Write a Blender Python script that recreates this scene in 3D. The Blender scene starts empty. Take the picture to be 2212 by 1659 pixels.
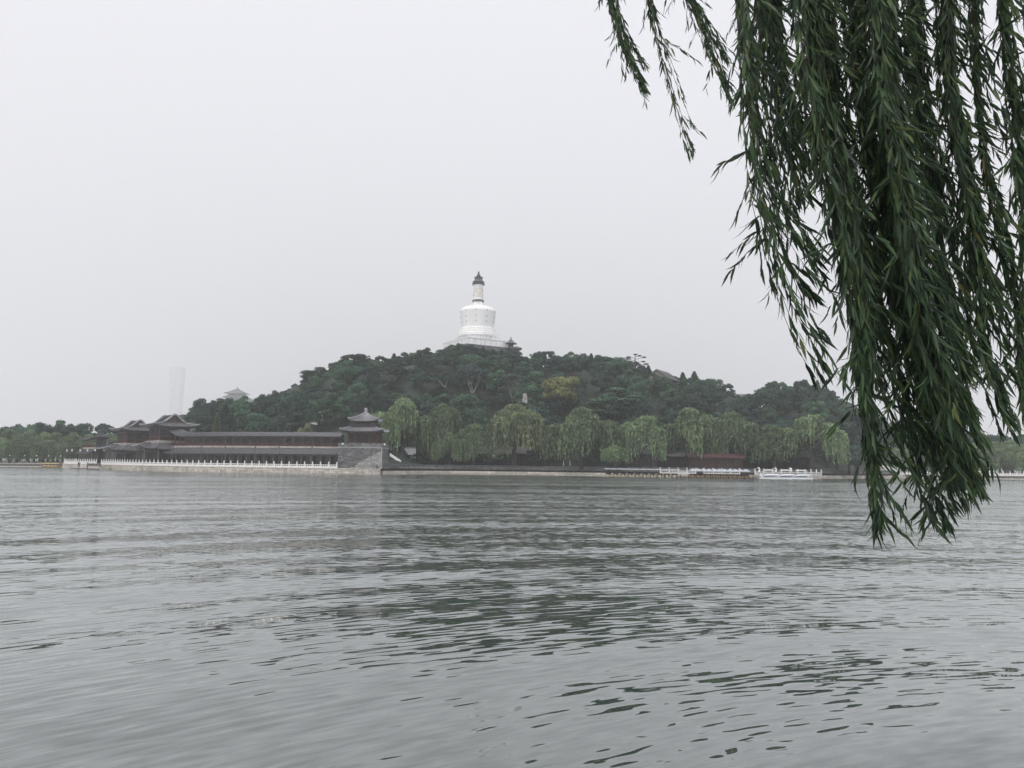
import bpy, bmesh, math, random
import numpy as np
from mathutils import Vector, Matrix

random.seed(7)
rng = np.random.default_rng(11)
scene = bpy.context.scene
COL = scene.collection
R = math.radians

# ------------------------------------------------------------------ camera
CAM_H, PITCH, ROLL, FPX = 2.4, R(5.82), R(0.72), 800.0
cam_d = bpy.data.cameras.new('camera')
cam_d.sensor_width = 36.0
cam_d.lens = FPX / 1024.0 * 36.0
cam_d.clip_start, cam_d.clip_end = 0.05, 12000
cam = bpy.data.objects.new('camera', cam_d)
COL.objects.link(cam)
CAM_M = Matrix.Translation((0, 0, CAM_H)) @ Matrix.Rotation(math.pi / 2 + PITCH, 4, 'X') @ Matrix.Rotation(ROLL, 4, 'Z')
cam.matrix_world = CAM_M
scene.camera = cam

# ------------------------------------------------------------------ sky, sun, exposure
SUN_EL, SUN_AZ = R(56), R(205)          # azimuth clockwise from +Y: behind the camera, a little to the left
w = bpy.data.worlds.new('World')
scene.world = w
w.use_nodes = True
nt = w.node_tree
nt.nodes.clear()
wo = nt.nodes.new('ShaderNodeOutputWorld')
bg = nt.nodes.new('ShaderNodeBackground')
sky = nt.nodes.new('ShaderNodeTexSky')
sky.sky_type = 'NISHITA'
sky.sun_disc = False
sky.sun_elevation = SUN_EL
sky.sun_rotation = SUN_AZ
sky.dust_density = 4.0
tc = nt.nodes.new('ShaderNodeTexCoord')
sep = nt.nodes.new('ShaderNodeSeparateXYZ')
nt.links.new(tc.outputs['Generated'], sep.inputs[0])
mp = nt.nodes.new('ShaderNodeMapRange')
mp.inputs['From Min'].default_value, mp.inputs['From Max'].default_value = 0.0, 1.0
mp.inputs['To Min'].default_value, mp.inputs['To Max'].default_value = 10.0, 10.6
nt.links.new(sep.outputs['Z'], mp.inputs['Value'])
cloud = nt.nodes.new('ShaderNodeMix'); cloud.data_type = 'RGBA'; cloud.blend_type = 'MULTIPLY'
cloud.inputs[0].default_value = 1.0
cloud.inputs[6].default_value = (0.985, 0.985, 1.03, 1)
nt.links.new(mp.outputs[0], cloud.inputs[7])
mix = nt.nodes.new('ShaderNodeMix'); mix.data_type = 'RGBA'
mix.inputs[0].default_value = 0.9      # an even overcast layer over the clear sky
nt.links.new(sky.outputs[0], mix.inputs[6])
nt.links.new(cloud.outputs[2], mix.inputs[7])
bg.inputs['Strength'].default_value = 0.1
nt.links.new(mix.outputs[2], bg.inputs['Color'])
nt.links.new(bg.outputs[0], wo.inputs['Surface'])

sun_d = bpy.data.lights.new('sun', 'SUN')
sun_d.energy, sun_d.angle, sun_d.color = 1.5, R(14), (1.0, 0.96, 0.9)
sun = bpy.data.objects.new('sun', sun_d)
COL.objects.link(sun)
sdir = Vector((math.sin(SUN_AZ) * math.cos(SUN_EL), math.cos(SUN_AZ) * math.cos(SUN_EL), math.sin(SUN_EL)))
sun.rotation_euler = sdir.to_track_quat('Z', 'Y').to_euler()
sun.location = (0, 0, 200)

vs = scene.view_settings
vs.view_transform, vs.look, vs.exposure, vs.gamma, vs.use_curve_mapping = 'Standard', 'None', 0.03, 1.0, False
cy = scene.cycles
cy.max_bounces, cy.diffuse_bounces, cy.glossy_bounces, cy.transmission_bounces = 8, 3, 3, 3
cy.volume_bounces = 5
cy.use_denoising = True

# ------------------------------------------------------------------ helpers
D = 1024.0 / 2212.0                       # survey sheet units to frame units


def at(px, py, Y):
    """world point at depth Y on the sight line through (px, py) of a 1024 x 768 frame"""
    d = CAM_M.to_3x3() @ Vector(((px - 512) / FPX, (384 - py) / FPX, -1))
    t = Y / d.y
    return Vector((d.x * t, Y, CAM_H + d.z * t))


def xat(px, Y):
    return at(px, 465, Y).x


class MB:
    def __init__(s, M=None):
        s.v, s.f, s.M = [], [], (M or Matrix())

    def add(s, vs_, fs):
        o = len(s.v)
        s.v += [tuple(s.M @ Vector(p)) for p in vs_]
        s.f += [tuple(i + o for i in f) for f in fs]

    def box(s, x0, x1, y0, y1, z0, z1):
        s.add([(x0, y0, z0), (x1, y0, z0), (x1, y1, z0), (x0, y1, z0), (x0, y0, z1), (x1, y0, z1), (x1, y1, z1), (x0, y1, z1)],
              [(0, 3, 2, 1), (4, 5, 6, 7), (0, 1, 5, 4), (1, 2, 6, 5), (2, 3, 7, 6), (3, 0, 4, 7)])

    def taper(s, x0, x1, y0, y1, z0, z1, k):
        cx, cy_ = (x0 + x1) / 2, (y0 + y1) / 2
        f = lambda x, y: (cx + (x - cx) * k, cy_ + (y - cy_) * k, z1)
        s.add([(x0, y0, z0), (x1, y0, z0), (x1, y1, z0), (x0, y1, z0), f(x0, y0), f(x1, y0), f(x1, y1), f(x0, y1)],
              [(0, 3, 2, 1), (4, 5, 6, 7), (0, 1, 5, 4), (1, 2, 6, 5), (2, 3, 7, 6), (3, 0, 4, 7)])

    def tube(s, pts, rads, n=6):
        pts = [Vector(p) for p in pts]
        if not hasattr(rads, '__len__'):
            rads = [rads] * len(pts)
        vs_, fs = [], []
        for i, p in enumerate(pts):
            t = (pts[min(i + 1, len(pts) - 1)] - pts[max(i - 1, 0)])
            t = t.normalized() if t.length > 1e-9 else Vector((0, 0, 1))
            a = t.orthogonal().normalized() if abs(t.z) > .99 or i == 0 else (a - t * a.dot(t)).normalized()
            b = t.cross(a)
            for k in range(n):
                q = 2 * math.pi * k / n
                vs_.append(p + (a * math.cos(q) + b * math.sin(q)) * rads[i])
        for i in range(len(pts) - 1):
            for k in range(n):
                k2 = (k + 1) % n
                fs.append((i * n + k, i * n + k2, (i + 1) * n + k2, (i + 1) * n + k))
        fs.append(tuple(reversed(range(n))))
        fs.append(tuple(range((len(pts) - 1) * n, len(pts) * n)))
        s.add(vs_, fs)

    def lathe(s, prof, n=20, cx=0, cy_=0, a0=0.0):
        vs_, fs = [], []
        for r, z in prof:
            for k in range(n):
                q = a0 + 2 * math.pi * k / n
                vs_.append((cx + r * math.cos(q), cy_ + r * math.sin(q), z))
        for i in range(len(prof) - 1):
            for k in range(n):
                k2 = (k + 1) % n
                fs.append((i * n + k, i * n + k2, (i + 1) * n + k2, (i + 1) * n + k))
        fs.append(tuple(reversed(range(n))))
        fs.append(tuple(range((len(prof) - 1) * n, len(prof) * n)))
        s.add(vs_, fs)

    def loft(s, rows, closed=False):
        """rows: equal-length point lists joined by quads"""
        n = len(rows[0])
        vs_ = [p for r in rows for p in r]
        fs = []
        for i in range(len(rows) - 1):
            for k in range(n if closed else n - 1):
                k2 = (k + 1) % n
                fs.append((i * n + k, i * n + k2, (i + 1) * n + k2, (i + 1) * n + k))
        s.add(vs_, fs)

    def mesh(s, name):
        me = bpy.data.meshes.new(name)
        me.from_pydata(s.v, [], s.f)
        me.update()
        return me

    def build(s, name, mat, parent=None, smooth=False):
        me = s.mesh(name)
        return link(name, me, mat, parent, smooth)


def link(name, me, mat=None, parent=None, smooth=False):
    if mat and not me.materials:
        me.materials.append(mat)
    if smooth:
        me.polygons.foreach_set('use_smooth', [True] * len(me.polygons))
    o = bpy.data.objects.new(name, me)
    COL.objects.link(o)
    if parent:
        o.parent = parent
    return o


def tag(o, label=None, cat=None, group=None, kind=None):
    if label: o['label'] = label
    if cat: o['category'] = cat
    if group: o['group'] = group
    if kind: o['kind'] = kind
    return o


def thing(name, loc, label, cat, group=None, yaw=0.0):
    o = bpy.data.objects.new(name, None)
    COL.objects.link(o)
    o.empty_display_size = 0.3
    o.location = loc
    o.rotation_euler = (0, 0, yaw)
    return tag(o, label, cat, group)


def inst(name, me, parent, loc=(0, 0, 0), yaw=0.0, sc=None):
    o = bpy.data.objects.new(name, me)
    COL.objects.link(o)
    o.parent = parent
    o.location = loc
    o.rotation_euler = (0, 0, yaw)
    if sc: o.scale = sc
    return o


# ------------------------------------------------------------------ materials
def material(name, col, rough=0.8, var=0.25, scale=3.0, bump=0.0, island=0.0, detail=4.0, streak=None, spec=0.3, col2=None, orand=0.0):
    m = bpy.data.materials.new(name)
    m.use_nodes = True
    n, l = m.node_tree.nodes, m.node_tree.links
    b = n['Principled BSDF']
    b.inputs['Roughness'].default_value = rough
    b.inputs['Specular IOR Level'].default_value = spec
    tcn = n.new('ShaderNodeTexCoord')
    mapn = n.new('ShaderNodeMapping')
    l.new(tcn.outputs['Object'], mapn.inputs['Vector'])
    if streak: mapn.inputs['Scale'].default_value = streak
    no = n.new('ShaderNodeTexNoise')
    no.inputs['Scale'].default_value = scale
    no.inputs['Detail'].default_value = detail
    l.new(mapn.outputs[0], no.inputs['Vector'])
    ramp = n.new('ShaderNodeValToRGB')
    c2 = col2 or tuple(c * (1 + var) for c in col)
    ramp.color_ramp.elements[0].position, ramp.color_ramp.elements[1].position = 0.3, 0.7
    ramp.color_ramp.elements[0].color = (*[c * (1 - var) for c in col], 1)
    ramp.color_ramp.elements[1].color = (*c2, 1)
    l.new(no.outputs['Fac'], ramp.inputs[0])
    out = ramp.outputs[0]
    for amt, src in ((island, 'geo'), (orand, 'obj')):
        if amt <= 0: continue
        g = n.new('ShaderNodeNewGeometry' if src == 'geo' else 'ShaderNodeObjectInfo')
        r = g.outputs['Random Per Island'] if src == 'geo' else g.outputs['Random']
        mr = n.new('ShaderNodeMapRange')
        mr.inputs['To Min'].default_value, mr.inputs['To Max'].default_value = 1 - amt, 1 + amt
        l.new(r, mr.inputs['Value'])
        mu = n.new('ShaderNodeMix'); mu.data_type = 'RGBA'; mu.blend_type = 'MULTIPLY'
        mu.inputs[0].default_value = 1
        l.new(out, mu.inputs[6]); l.new(mr.outputs[0], mu.inputs[7])
        out = mu.outputs[2]
    l.new(out, b.inputs['Base Color'])
    if bump:
        bp = n.new('ShaderNodeBump')
        bp.inputs['Strength'].default_value = bump
        bp.inputs['Distance'].default_value = 0.05
        l.new(no.outputs['Fac'], bp.inputs['Height'])
        l.new(bp.outputs[0], b.inputs['Normal'])
    return m


def leaf_material(name, col, tip, trans=0.25, orand=0.32, rough=0.6, spec=0.25, island=0.45):
    m = material(name, col, rough=rough, var=0.2, scale=0.35, island=island, col2=tip, spec=spec, orand=orand, detail=2)
    n, l = m.node_tree.nodes, m.node_tree.links
    b = n['Principled BSDF']
    t = n.new('ShaderNodeBsdfTranslucent')
    src = b.inputs['Base Color'].links[0].from_socket
    l.new(src, t.inputs['Color'])
    ms = n.new('ShaderNodeMixShader')
    ms.inputs[0].default_value = trans
    l.new(b.outputs[0], ms.inputs[1]); l.new(t.outputs[0], ms.inputs[2])
    l.new(ms.outputs[0], n['Material Output'].inputs['Surface'])
    return m


M = {}
M['stone'] = material('pale_stone', (0.46, 0.425, 0.38), 0.85, 0.25, 1.6, 0.3, island=0.22)
M['stone_white'] = material('white_marble', (0.72, 0.72, 0.71), 0.7, 0.15, 2.0, island=0.08)
M['stone_dark'] = material('weathered_grey_stone', (0.11, 0.11, 0.11), 0.9, 0.35, 1.0, 0.3)
M['brick'] = material('grey_brick', (0.15, 0.155, 0.165), 0.9, 0.4, 0.9, 0.3)
M['rubble'] = material('rubble_stone', (0.145, 0.145, 0.15), 0.9, 0.35, 1.4, 0.3, island=0.35)
M['rubble_pale'] = material('pale_patched_stone', (0.31, 0.305, 0.30), 0.9, 0.25, 1.4, 0.3, island=0.2)
M['tile'] = material('grey_roof_tile', (0.13, 0.13, 0.14), 0.7, 0.3, 2.2, 0.2)
M['tile_pale'] = material('pale_ridge_tile', (0.30, 0.30, 0.32), 0.7, 0.25, 3.0)
M['tile_green'] = material('dull_glazed_tile', (0.11, 0.125, 0.115), 0.55, 0.3, 2.0)
M['wood_red'] = material('faded_red_wood', (0.10, 0.042, 0.034), 0.7, 0.3, 2.5)
M['wood_brown'] = material('brown_wood', (0.10, 0.07, 0.058), 0.75, 0.3, 2.5)
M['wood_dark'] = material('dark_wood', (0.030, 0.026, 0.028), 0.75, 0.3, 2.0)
M['wood_grey'] = material('grey_painted_wood', (0.118, 0.103, 0.104), 0.7, 0.3, 2.0)
M['beam'] = material('painted_beam', (0.098, 0.082, 0.085), 0.7, 0.5, 2.2)
M['band'] = material('pale_plaster_band', (0.36, 0.33, 0.315), 0.85, 0.2, 0.8)
M['glass'] = material('dark_glass', (0.015, 0.018, 0.02), 0.15, 0.2, 1.0, spec=0.5)
M['white'] = material('white_limewash', (0.86, 0.86, 0.85), 0.75, 0.05, 0.35, streak=(1, 1, 0.25))
M['white_worn'] = material('stained_limewash', (0.78, 0.79, 0.80), 0.8, 0.18, 0.9, streak=(1, 1, 0.3))
M['cream'] = material('cream_limewash', (0.78, 0.75, 0.69), 0.8, 0.16, 1.2, streak=(0.6, 0.6, 1.6))
M['bronze'] = material('dark_bronze', (0.10, 0.105, 0.11), 0.5, 0.3, 2.0, spec=0.5)
M['gold'] = material('dull_gilding', (0.22, 0.19, 0.13), 0.5, 0.2, 2.0)
M['soil'] = material('undergrowth_earth', (0.030, 0.046, 0.034), 0.95, 0.4, 0.25)
M['paving'] = material('grey_paving', (0.16, 0.16, 0.155), 0.9, 0.2, 0.6)
M['bark'] = material('brown_bark', (0.055, 0.045, 0.04), 0.9, 0.3, 3.0, 0.4)
M['bark_pale'] = material('pale_lacebark', (0.24, 0.24, 0.235), 0.8, 0.25, 1.5)
M['twig'] = material('willow_twig', (0.045, 0.042, 0.022), 0.7, 0.3, 6.0)
M['leaf_dark'] = leaf_material('dark_foliage', (0.034, 0.076, 0.060), (0.062, 0.128, 0.090))
M['leaf_mid'] = leaf_material('green_foliage', (0.050, 0.114, 0.068), (0.088, 0.178, 0.100))
M['leaf_pine'] = leaf_material('pine_foliage', (0.038, 0.080, 0.072), (0.070, 0.132, 0.108))
M['leaf_willow'] = leaf_material('far_willow_foliage', (0.126, 0.186, 0.096), (0.202, 0.288, 0.142))
M['leaf_bright'] = leaf_material('light_foliage', (0.128, 0.168, 0.088), (0.20, 0.248, 0.125))
M['leaf_yellow'] = leaf_material('yellow_blossom', (0.19, 0.22, 0.09), (0.32, 0.335, 0.13))
M['leaf_near'] = leaf_material('willow_leaf', (0.04, 0.07, 0.04), (0.05, 0.085, 0.045), trans=0.38, orand=0.2, rough=0.45, spec=0.35, island=0.3)
_n, _l = M['leaf_near'].node_tree.nodes, M['leaf_near'].node_tree.links
_g = _n.new('ShaderNodeNewGeometry')
_r = _n.new('ShaderNodeValToRGB')
for _p, _c in ((0.25, (0.036, 0.064, 0.038)), (0.6, (0.060, 0.108, 0.052)), (0.92, (0.100, 0.160, 0.062)), (0.985, (0.12, 0.17, 0.06))):
    _e = _r.color_ramp.elements.new(_p); _e.color = (*_c, 1)
_r.color_ramp.elements[0].color = (0.022, 0.040, 0.032, 1)
_r.color_ramp.elements[-1].color = (0.20, 0.19, 0.07, 1)
_l.new(_g.outputs['Random Per Island'], _r.inputs[0])
for _q in ('Principled BSDF', 'Translucent BSDF'):
    _s = _n[_q].inputs[0]
    _l.new(_r.outputs[0], _s)
M['lamp_pole'] = material('grey_pole', (0.09, 0.09, 0.10), 0.5, 0.2, 3)
M['lamp_glass'] = material('white_lamp_glass', (0.8, 0.8, 0.8), 0.3, 0.04, 3)
M['boat_white'] = material('white_boat_shell', (0.78, 0.79, 0.80), 0.35, 0.06, 2, spec=0.5)
M['boat_blue'] = material('blue_boat_trim', (0.20, 0.34, 0.55), 0.4, 0.1, 2)
M['boat_cream'] = material('cream_hull', (0.52, 0.47, 0.34), 0.5, 0.15, 2)
M['boat_yellow'] = material('yellow_canopy', (0.50, 0.37, 0.17), 0.5, 0.15, 2)
M['boat_tan'] = material('tan_hull', (0.32, 0.22, 0.10), 0.6, 0.2, 2)
M['canopy'] = material('pale_canopy_cloth', (0.50, 0.53, 0.59), 0.7, 0.1, 3)
M['roof_red'] = material('dull_red_roof', (0.12, 0.058, 0.058), 0.7, 0.2, 2)
M['tower'] = material('haze_faded_tower', (0.66, 0.67, 0.69), 0.3, 0.15, 0.02)  # facade colour lightened: part of the distance haze is painted in
M['hall'] = material('pale_far_wall', (0.30, 0.27, 0.24), 0.8, 0.2, 1)
M['skin'] = material('skin', (0.45, 0.28, 0.20), 0.6, 0.05, 5)
M['cloth_white'] = material('white_shirt', (0.78, 0.78, 0.78), 0.8, 0.05, 5)
M['cloth_dark'] = material('dark_clothes', (0.04, 0.04, 0.05), 0.85, 0.2, 5)
M['cloth_blue'] = material('blue_shirt', (0.10, 0.16, 0.28), 0.85, 0.2, 5)
M['hair'] = material('black_hair', (0.012, 0.011, 0.01), 0.6, 0.1, 5)


def water_material():
    m = bpy.data.materials.new('lake_water')
    m.use_nodes = True
    n, l = m.node_tree.nodes, m.node_tree.links
    n.remove(n['Principled BSDF'])
    body = n.new('ShaderNodeBsdfDiffuse'); body.inputs['Color'].default_value = (0.020, 0.034, 0.028, 1)
    b = n.new('ShaderNodeBsdfGlossy'); b.distribution = 'GGX'; b.inputs['Color'].default_value = (0.955, 0.98, 0.97, 1)
    geo = n.new('ShaderNodeNewGeometry')

    def vmath(op, a, bb=None):
        v = n.new('ShaderNodeVectorMath'); v.operation = op
        for i, q in enumerate((a, bb)):
            if q is None: continue
            if isinstance(q, tuple): v.inputs[i].default_value = q
            elif isinstance(q, (int, float)): v.inputs['Scale'].default_value = q
            else: l.new(q, v.inputs[i])
        return v.outputs[0]

    def fmath(op, a, bb=0.0):
        v = n.new('ShaderNodeMath'); v.operation = op
        for i, q in enumerate((a, bb)):
            if isinstance(q, (int, float)): v.inputs[i].default_value = q
            else: l.new(q, v.inputs[i])
        return v.outputs[0]

    def noise(rot, sx, sy, detail=1.5, rough=0.45, dist=0.0, off=(0, 0, 0)):
        mpn = n.new('ShaderNodeMapping'); mpn.vector_type = 'POINT'
        mpn.inputs['Rotation'].default_value = (0, 0, -rot)
        mpn.inputs['Scale'].default_value = (1, 1, 1)
        mpn.inputs['Location'].default_value = off
        l.new(geo.outputs['Position'], mpn.inputs['Vector'])
        sc = vmath('MULTIPLY', mpn.outputs[0], (sx, sy, 1.0))
        t = n.new('ShaderNodeTexNoise')
        t.inputs['Scale'].default_value = 1.0
        t.inputs['Detail'].default_value = detail
        t.inputs['Roughness'].default_value = rough
        t.inputs['Distortion'].default_value = dist
        l.new(sc, t.inputs['Vector'])
        return t

    def slope(t, ax, ay):
        return vmath('MULTIPLY', vmath('SUBTRACT', t.outputs['Color'], (0.5, 0.5, 0.5)), (ax, ay, 0.0))

    # patches of wind and calm, drawn out along the far shore
    patch = noise(R(1.5), 0.010, 0.06, 5.0, 0.6)
    pf = n.new('ShaderNodeMapRange')
    pf.inputs['From Min'].default_value, pf.inputs['From Max'].default_value = 0.40, 0.60
    pf.inputs['To Min'].default_value, pf.inputs['To Max'].default_value = 0.2, 1.35
    l.new(patch.outputs['Fac'], pf.inputs['Value'])
    # rings of ripples spreading from a spot by the near bank: radius / arc-length coordinates
    rel = vmath('SUBTRACT', geo.outputs['Position'], (9.0, -6.0, 0.0))
    s2 = n.new('ShaderNodeSeparateXYZ'); l.new(rel, s2.inputs[0])
    ang = fmath('ARCTAN2', s2.outputs['X'], s2.outputs['Y'])
    rad = fmath('SQRT', fmath('ADD', fmath('MULTIPLY', s2.outputs['X'], s2.outputs['X']), fmath('MULTIPLY', s2.outputs['Y'], s2.outputs['Y'])))
    cmb = n.new('ShaderNodeCombineXYZ'); l.new(fmath('MULTIPLY', ang, 20.0), cmb.inputs[0]); l.new(rad, cmb.inputs[1])
    rdir = vmath('NORMALIZE', rel)

    def rnoise(su, sv, detail, rough, dist, off):
        t = n.new('ShaderNodeTexNoise'); t.inputs['Scale'].default_value = 1.0
        t.inputs['Detail'].default_value, t.inputs['Roughness'].default_value, t.inputs['Distortion'].default_value = detail, rough, dist
        l.new(vmath('MULTIPLY', vmath('ADD', cmb.outputs[0], off), (su, sv, 1.0)), t.inputs['Vector'])
        return t

    def rslope(t, amp):
        v = vmath('SCALE', rdir, 1.0)
        l.new(fmath('MULTIPLY', fmath('SUBTRACT', t.outputs['Fac'], 0.5), amp), v.node.inputs['Scale'])
        return v
    swell = rslope(rnoise(0.07, 0.52, 1.0, 0.4, 0.3, (0, 0, 0)), WV[0])
    rip = rslope(rnoise(1.5, 9.0, 1.2, 0.45, 0.3, (13, 5, 0)), WV[1])
    rip2 = slope(noise(R(16), 1.3, 5.0, 1.0, 0.5, 0.2, (3, 41, 0)), WV[2] * .6, WV[2])
    # chop is weak in the lee of the near bank and grows out on the open lake
    sepn = n.new('ShaderNodeSeparateXYZ')
    l.new(geo.outputs['Position'], sepn.inputs[0])

    def grow(v, d0, d1):
        t = n.new('ShaderNodeMapRange'); t.interpolation_type = 'SMOOTHSTEP'
        t.inputs['From Min'].default_value, t.inputs['From Max'].default_value = d0, d1
        t.inputs['To Min'].default_value, t.inputs['To Max'].default_value = 0.0, 1.0
        l.new(sepn.outputs['Y'], t.inputs['Value'])
        r_ = vmath('SCALE', v, 1.0); l.new(t.outputs[0], r_.node.inputs['Scale'])
        return r_, t
    c1, lee = grow(slope(noise(R(10), 2.6, 4.0, 2.0, 0.55, 0.3, (71, 9, 0)), WV[3] * .9, WV[3]), 9.0, 30.0)
    c2, _t = grow(slope(noise(R(6), 1.2, 1.3, 2.0, 0.55, 0.3, (7, 29, 0)), WV[5] * .9, WV[5]), 22.0, 70.0)
    c3, _t = grow(slope(noise(R(3), 0.22, 0.26, 2.0, 0.5, 0.0, (37, 2, 0)), WV[6] * .9, WV[6]), 60.0, 150.0)
    chop = vmath('ADD', c1, vmath('ADD', c2, c3))
    gust = fmath('MULTIPLY', lee.outputs[0], pf.outputs[0])
    chopf = vmath('SCALE', chop, 1.0)
    l.new(pf.outputs[0], chopf.node.inputs['Scale'])
    l.new(fmath('ADD', fmath('MULTIPLY', gust, WV[4]), 0.025), b.inputs['Roughness'])
    total = vmath('ADD', vmath('ADD', swell, rip), vmath('ADD', rip2, chopf))
    # a facet tipped away beyond the grazing angle cannot be seen: its place is taken by one tipped the other way
    s3 = n.new('ShaderNodeSeparateXYZ'); l.new(geo.outputs['Incoming'], s3.inputs[0])
    hv = n.new('ShaderNodeCombineXYZ'); l.new(s3.outputs['X'], hv.inputs[0]); l.new(s3.outputs['Y'], hv.inputs[1])
    hl = n.new('ShaderNodeVectorMath'); hl.operation = 'LENGTH'; l.new(hv.outputs[0], hl.inputs[0])
    hd = vmath('NORMALIZE', hv.outputs[0])
    tan = fmath('DIVIDE', fmath('ABSOLUTE', s3.outputs['Z']), fmath('MAXIMUM', hl.outputs['Value'], 0.001))
    dm = n.new('ShaderNodeVectorMath'); dm.operation = 'DOT_PRODUCT'; l.new(total, dm.inputs[0]); l.new(hd, dm.inputs[1])
    m2 = fmath('SUBTRACT', tan, fmath('ABSOLUTE', fmath('SUBTRACT', tan, dm.outputs['Value'])))
    fix = vmath('SCALE', hd, 1.0)
    l.new(fmath('SUBTRACT', m2, dm.outputs['Value']), fix.node.inputs['Scale'])
    total = vmath('ADD', total, fix)
    neg = vmath('MULTIPLY', total, (-1, -1, 0))
    nor = vmath('NORMALIZE', vmath('ADD', neg, (0, 0, 1)))
    l.new(nor, b.inputs['Normal'])
    fd = n.new('ShaderNodeVectorMath'); fd.operation = 'DOT_PRODUCT'; l.new(nor, fd.inputs[0]); l.new(geo.outputs['Incoming'], fd.inputs[1])
    fr = fmath('POWER', fmath('SUBTRACT', 1.0, fmath('MINIMUM', fmath('ABSOLUTE', fd.outputs['Value']), 1.0)), 3.5)
    fr = fmath('ADD', fmath('MULTIPLY', fr, 0.87), 0.13)
    ms = n.new('ShaderNodeMixShader')
    l.new(fr, ms.inputs[0]); l.new(body.outputs[0], ms.inputs[1]); l.new(b.outputs[0], ms.inputs[2])
    l.new(ms.outputs[0], n['Material Output'].inputs['Surface'])
    return m


WV = (0.36, 0.46, 0.06, 0.66, 0.07, 0.52, 0.40)     # slopes of swell, ripples, small ripples, chop; unresolved chop as gloss
M['water'] = water_material()

# ------------------------------------------------------------------ shoreline of the island
SH = [(60, 246), (68, 240), (100, 222), (136, 203), (180, 192), (235, 186), (300, 183), (340, 183), (384, 184), (405, 194), (440, 206),
      (500, 209), (575, 209), (640, 205), (700, 203), (760, 203), (812, 206), (860, 224), (905, 246)]
SHP = [Vector((xat(p, y), y, 0)) for p, y in SH]


def dense(pts, step=0.5):
    out = []
    n = len(pts)
    for i in range(n - 1):
        p0, p1, p2, p3 = pts[max(i - 1, 0)], pts[i], pts[i + 1], pts[min(i + 2, n - 1)]
        k = max(2, int((p2 - p1).length / step))
        for j in range(k):
            t = j / k
            out.append(0.5 * ((2 * p1) + (p2 - p0) * t + (2 * p0 - 5 * p1 + 4 * p2 - p3) * t * t + (3 * p1 - p0 - 3 * p2 + p3) * t ** 3))
    out.append(pts[-1].copy())
    return out


def resample(pts, step):
    acc = [0.0]
    for a, b in zip(pts, pts[1:]):
        acc.append(acc[-1] + (b - a).length)
    n = max(1, round(acc[-1] / step))
    tgt = np.linspace(0, acc[-1], n + 1)
    return [Vector((np.interp(t, acc, [p.x for p in pts]), np.interp(t, acc, [p.y for p in pts]), np.interp(t, acc, [p.z for p in pts]))) for t in tgt]


def normals(pts):
    out = []
    for i in range(len(pts)):
        t = (pts[min(i + 1, len(pts) - 1)] - pts[max(i - 1, 0)]).normalized()
        out.append(Vector((-t.y, t.x, 0)))
    return out


def offset(pts, d):
    return [p + nn * d for p, nn in zip(pts, normals(pts))]


SHORE = resample(dense(SHP), 1.0)
shx = np.array([p.x for p in SHORE]); shy = np.array([p.y for p in SHORE])


def shore_y(x):
    return float(np.interp(x, shx, shy))


def sub(pts, px0, px1):
    """stretch of a path between two sight columns"""
    sel = []
    for p in pts:
        q = 512 + p.x / p.y * FPX
        if px0 <= q <= px1: sel.append(p)
    return sel


# ------------------------------------------------------------------ ground and water
SKY_D = [(380, 905), (412, 897), (425, 872), (450, 862), (470, 862), (540, 862), (590, 850), (650, 828), (680, 803), (720, 793), (745, 770), (790, 767), (820, 772),
         (870, 764), (900, 760), (950, 754), (990, 752), (1050, 757), (1118, 760), (1134, 776), (1160, 761), (1190, 768), (1230, 763), (1280, 771), (1330, 776), (1370, 784),
         (1400, 790), (1440, 806), (1470, 806), (1500, 809), (1520, 816), (1560, 831), (1590, 852), (1620, 847), (1660, 830), (1700, 827), (1760, 827),
         (1790, 837), (1815, 870), (1850, 886), (1900, 905), (2000, 925)]
RIDGE_Y = 290.0
skx = np.array([at(a * D, b * D, RIDGE_Y).x for a, b in SKY_D])
skz = np.array([at(a * D, b * D, RIDGE_Y).z for a, b in SKY_D])


def sstep(t):
    t = min(1.0, max(0.0, t))
    return t * t * (3 - 2 * t)


def zt(x, y):
    """height of the island's ground"""
    base = 2.3
    xs = x * RIDGE_Y / max(y, 200.0)
    top = max(base, float(np.interp(xs, skx, skz)) - 6.0)
    y0 = shore_y(x) + 14
    if y < RIDGE_Y:
        return base + (top - base) * sstep((y - y0) / (RIDGE_Y - 4 - y0)) ** 0.9
    return base + (top - base) * (1 - sstep((y - RIDGE_Y - 8) / 70))


wm = MB()
wm.add([(-900, -30, 0), (900, -30, 0), (900, 420, 0), (-900, 420, 0)], [(0, 1, 2, 3)])
tag(wm.build('lake_water', M['water']), kind='structure')

gm = MB()
rows = []
cols = [p for p in SHORE[::2]]
for j in range(46):
    row = []
    for p in cols:
        y = p.y + 0.55 + (372 - p.y) * (j / 45) ** 1.15
        z = 1.28 if j == 0 else (zt(p.x, y) if y > p.y + 13 else (1.28 if p.y < 0 else 1.28 + (2.3 - 1.28) * sstep((y - p.y - 4) / 8)))
        if 512 + p.x / p.y * FPX < 392 and y < p.y + 16: z = 1.28
        row.append((p.x * (1 + 0.18 * (j / 45)), y, z))
    rows.append(row)
gm.loft(rows)
tag(gm.build('hill', M['soil'], smooth=True), kind='structure')
fg = MB()
fg.add([(-1500, 262.5, 1.02), (1500, 262.5, 1.02), (1500, 8850, 1.02), (-1500, 8850, 1.02)], [(0, 1, 2, 3)])
fg.add([(-1500, 262.5, 1.02), (1500, 262.5, 1.02), (1500, 262.5, -.3), (-1500, 262.5, -.3)], [(0, 1, 2, 3)])
tag(fg.build('ground', M['soil']), kind='structure')
nb = MB()
nb.box(-24, 24, -20, 2.4, -0.4, 0.75)
tag(nb.build('shore_path', M['paving']), kind='structure')
mound = MB()
rows = []
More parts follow.
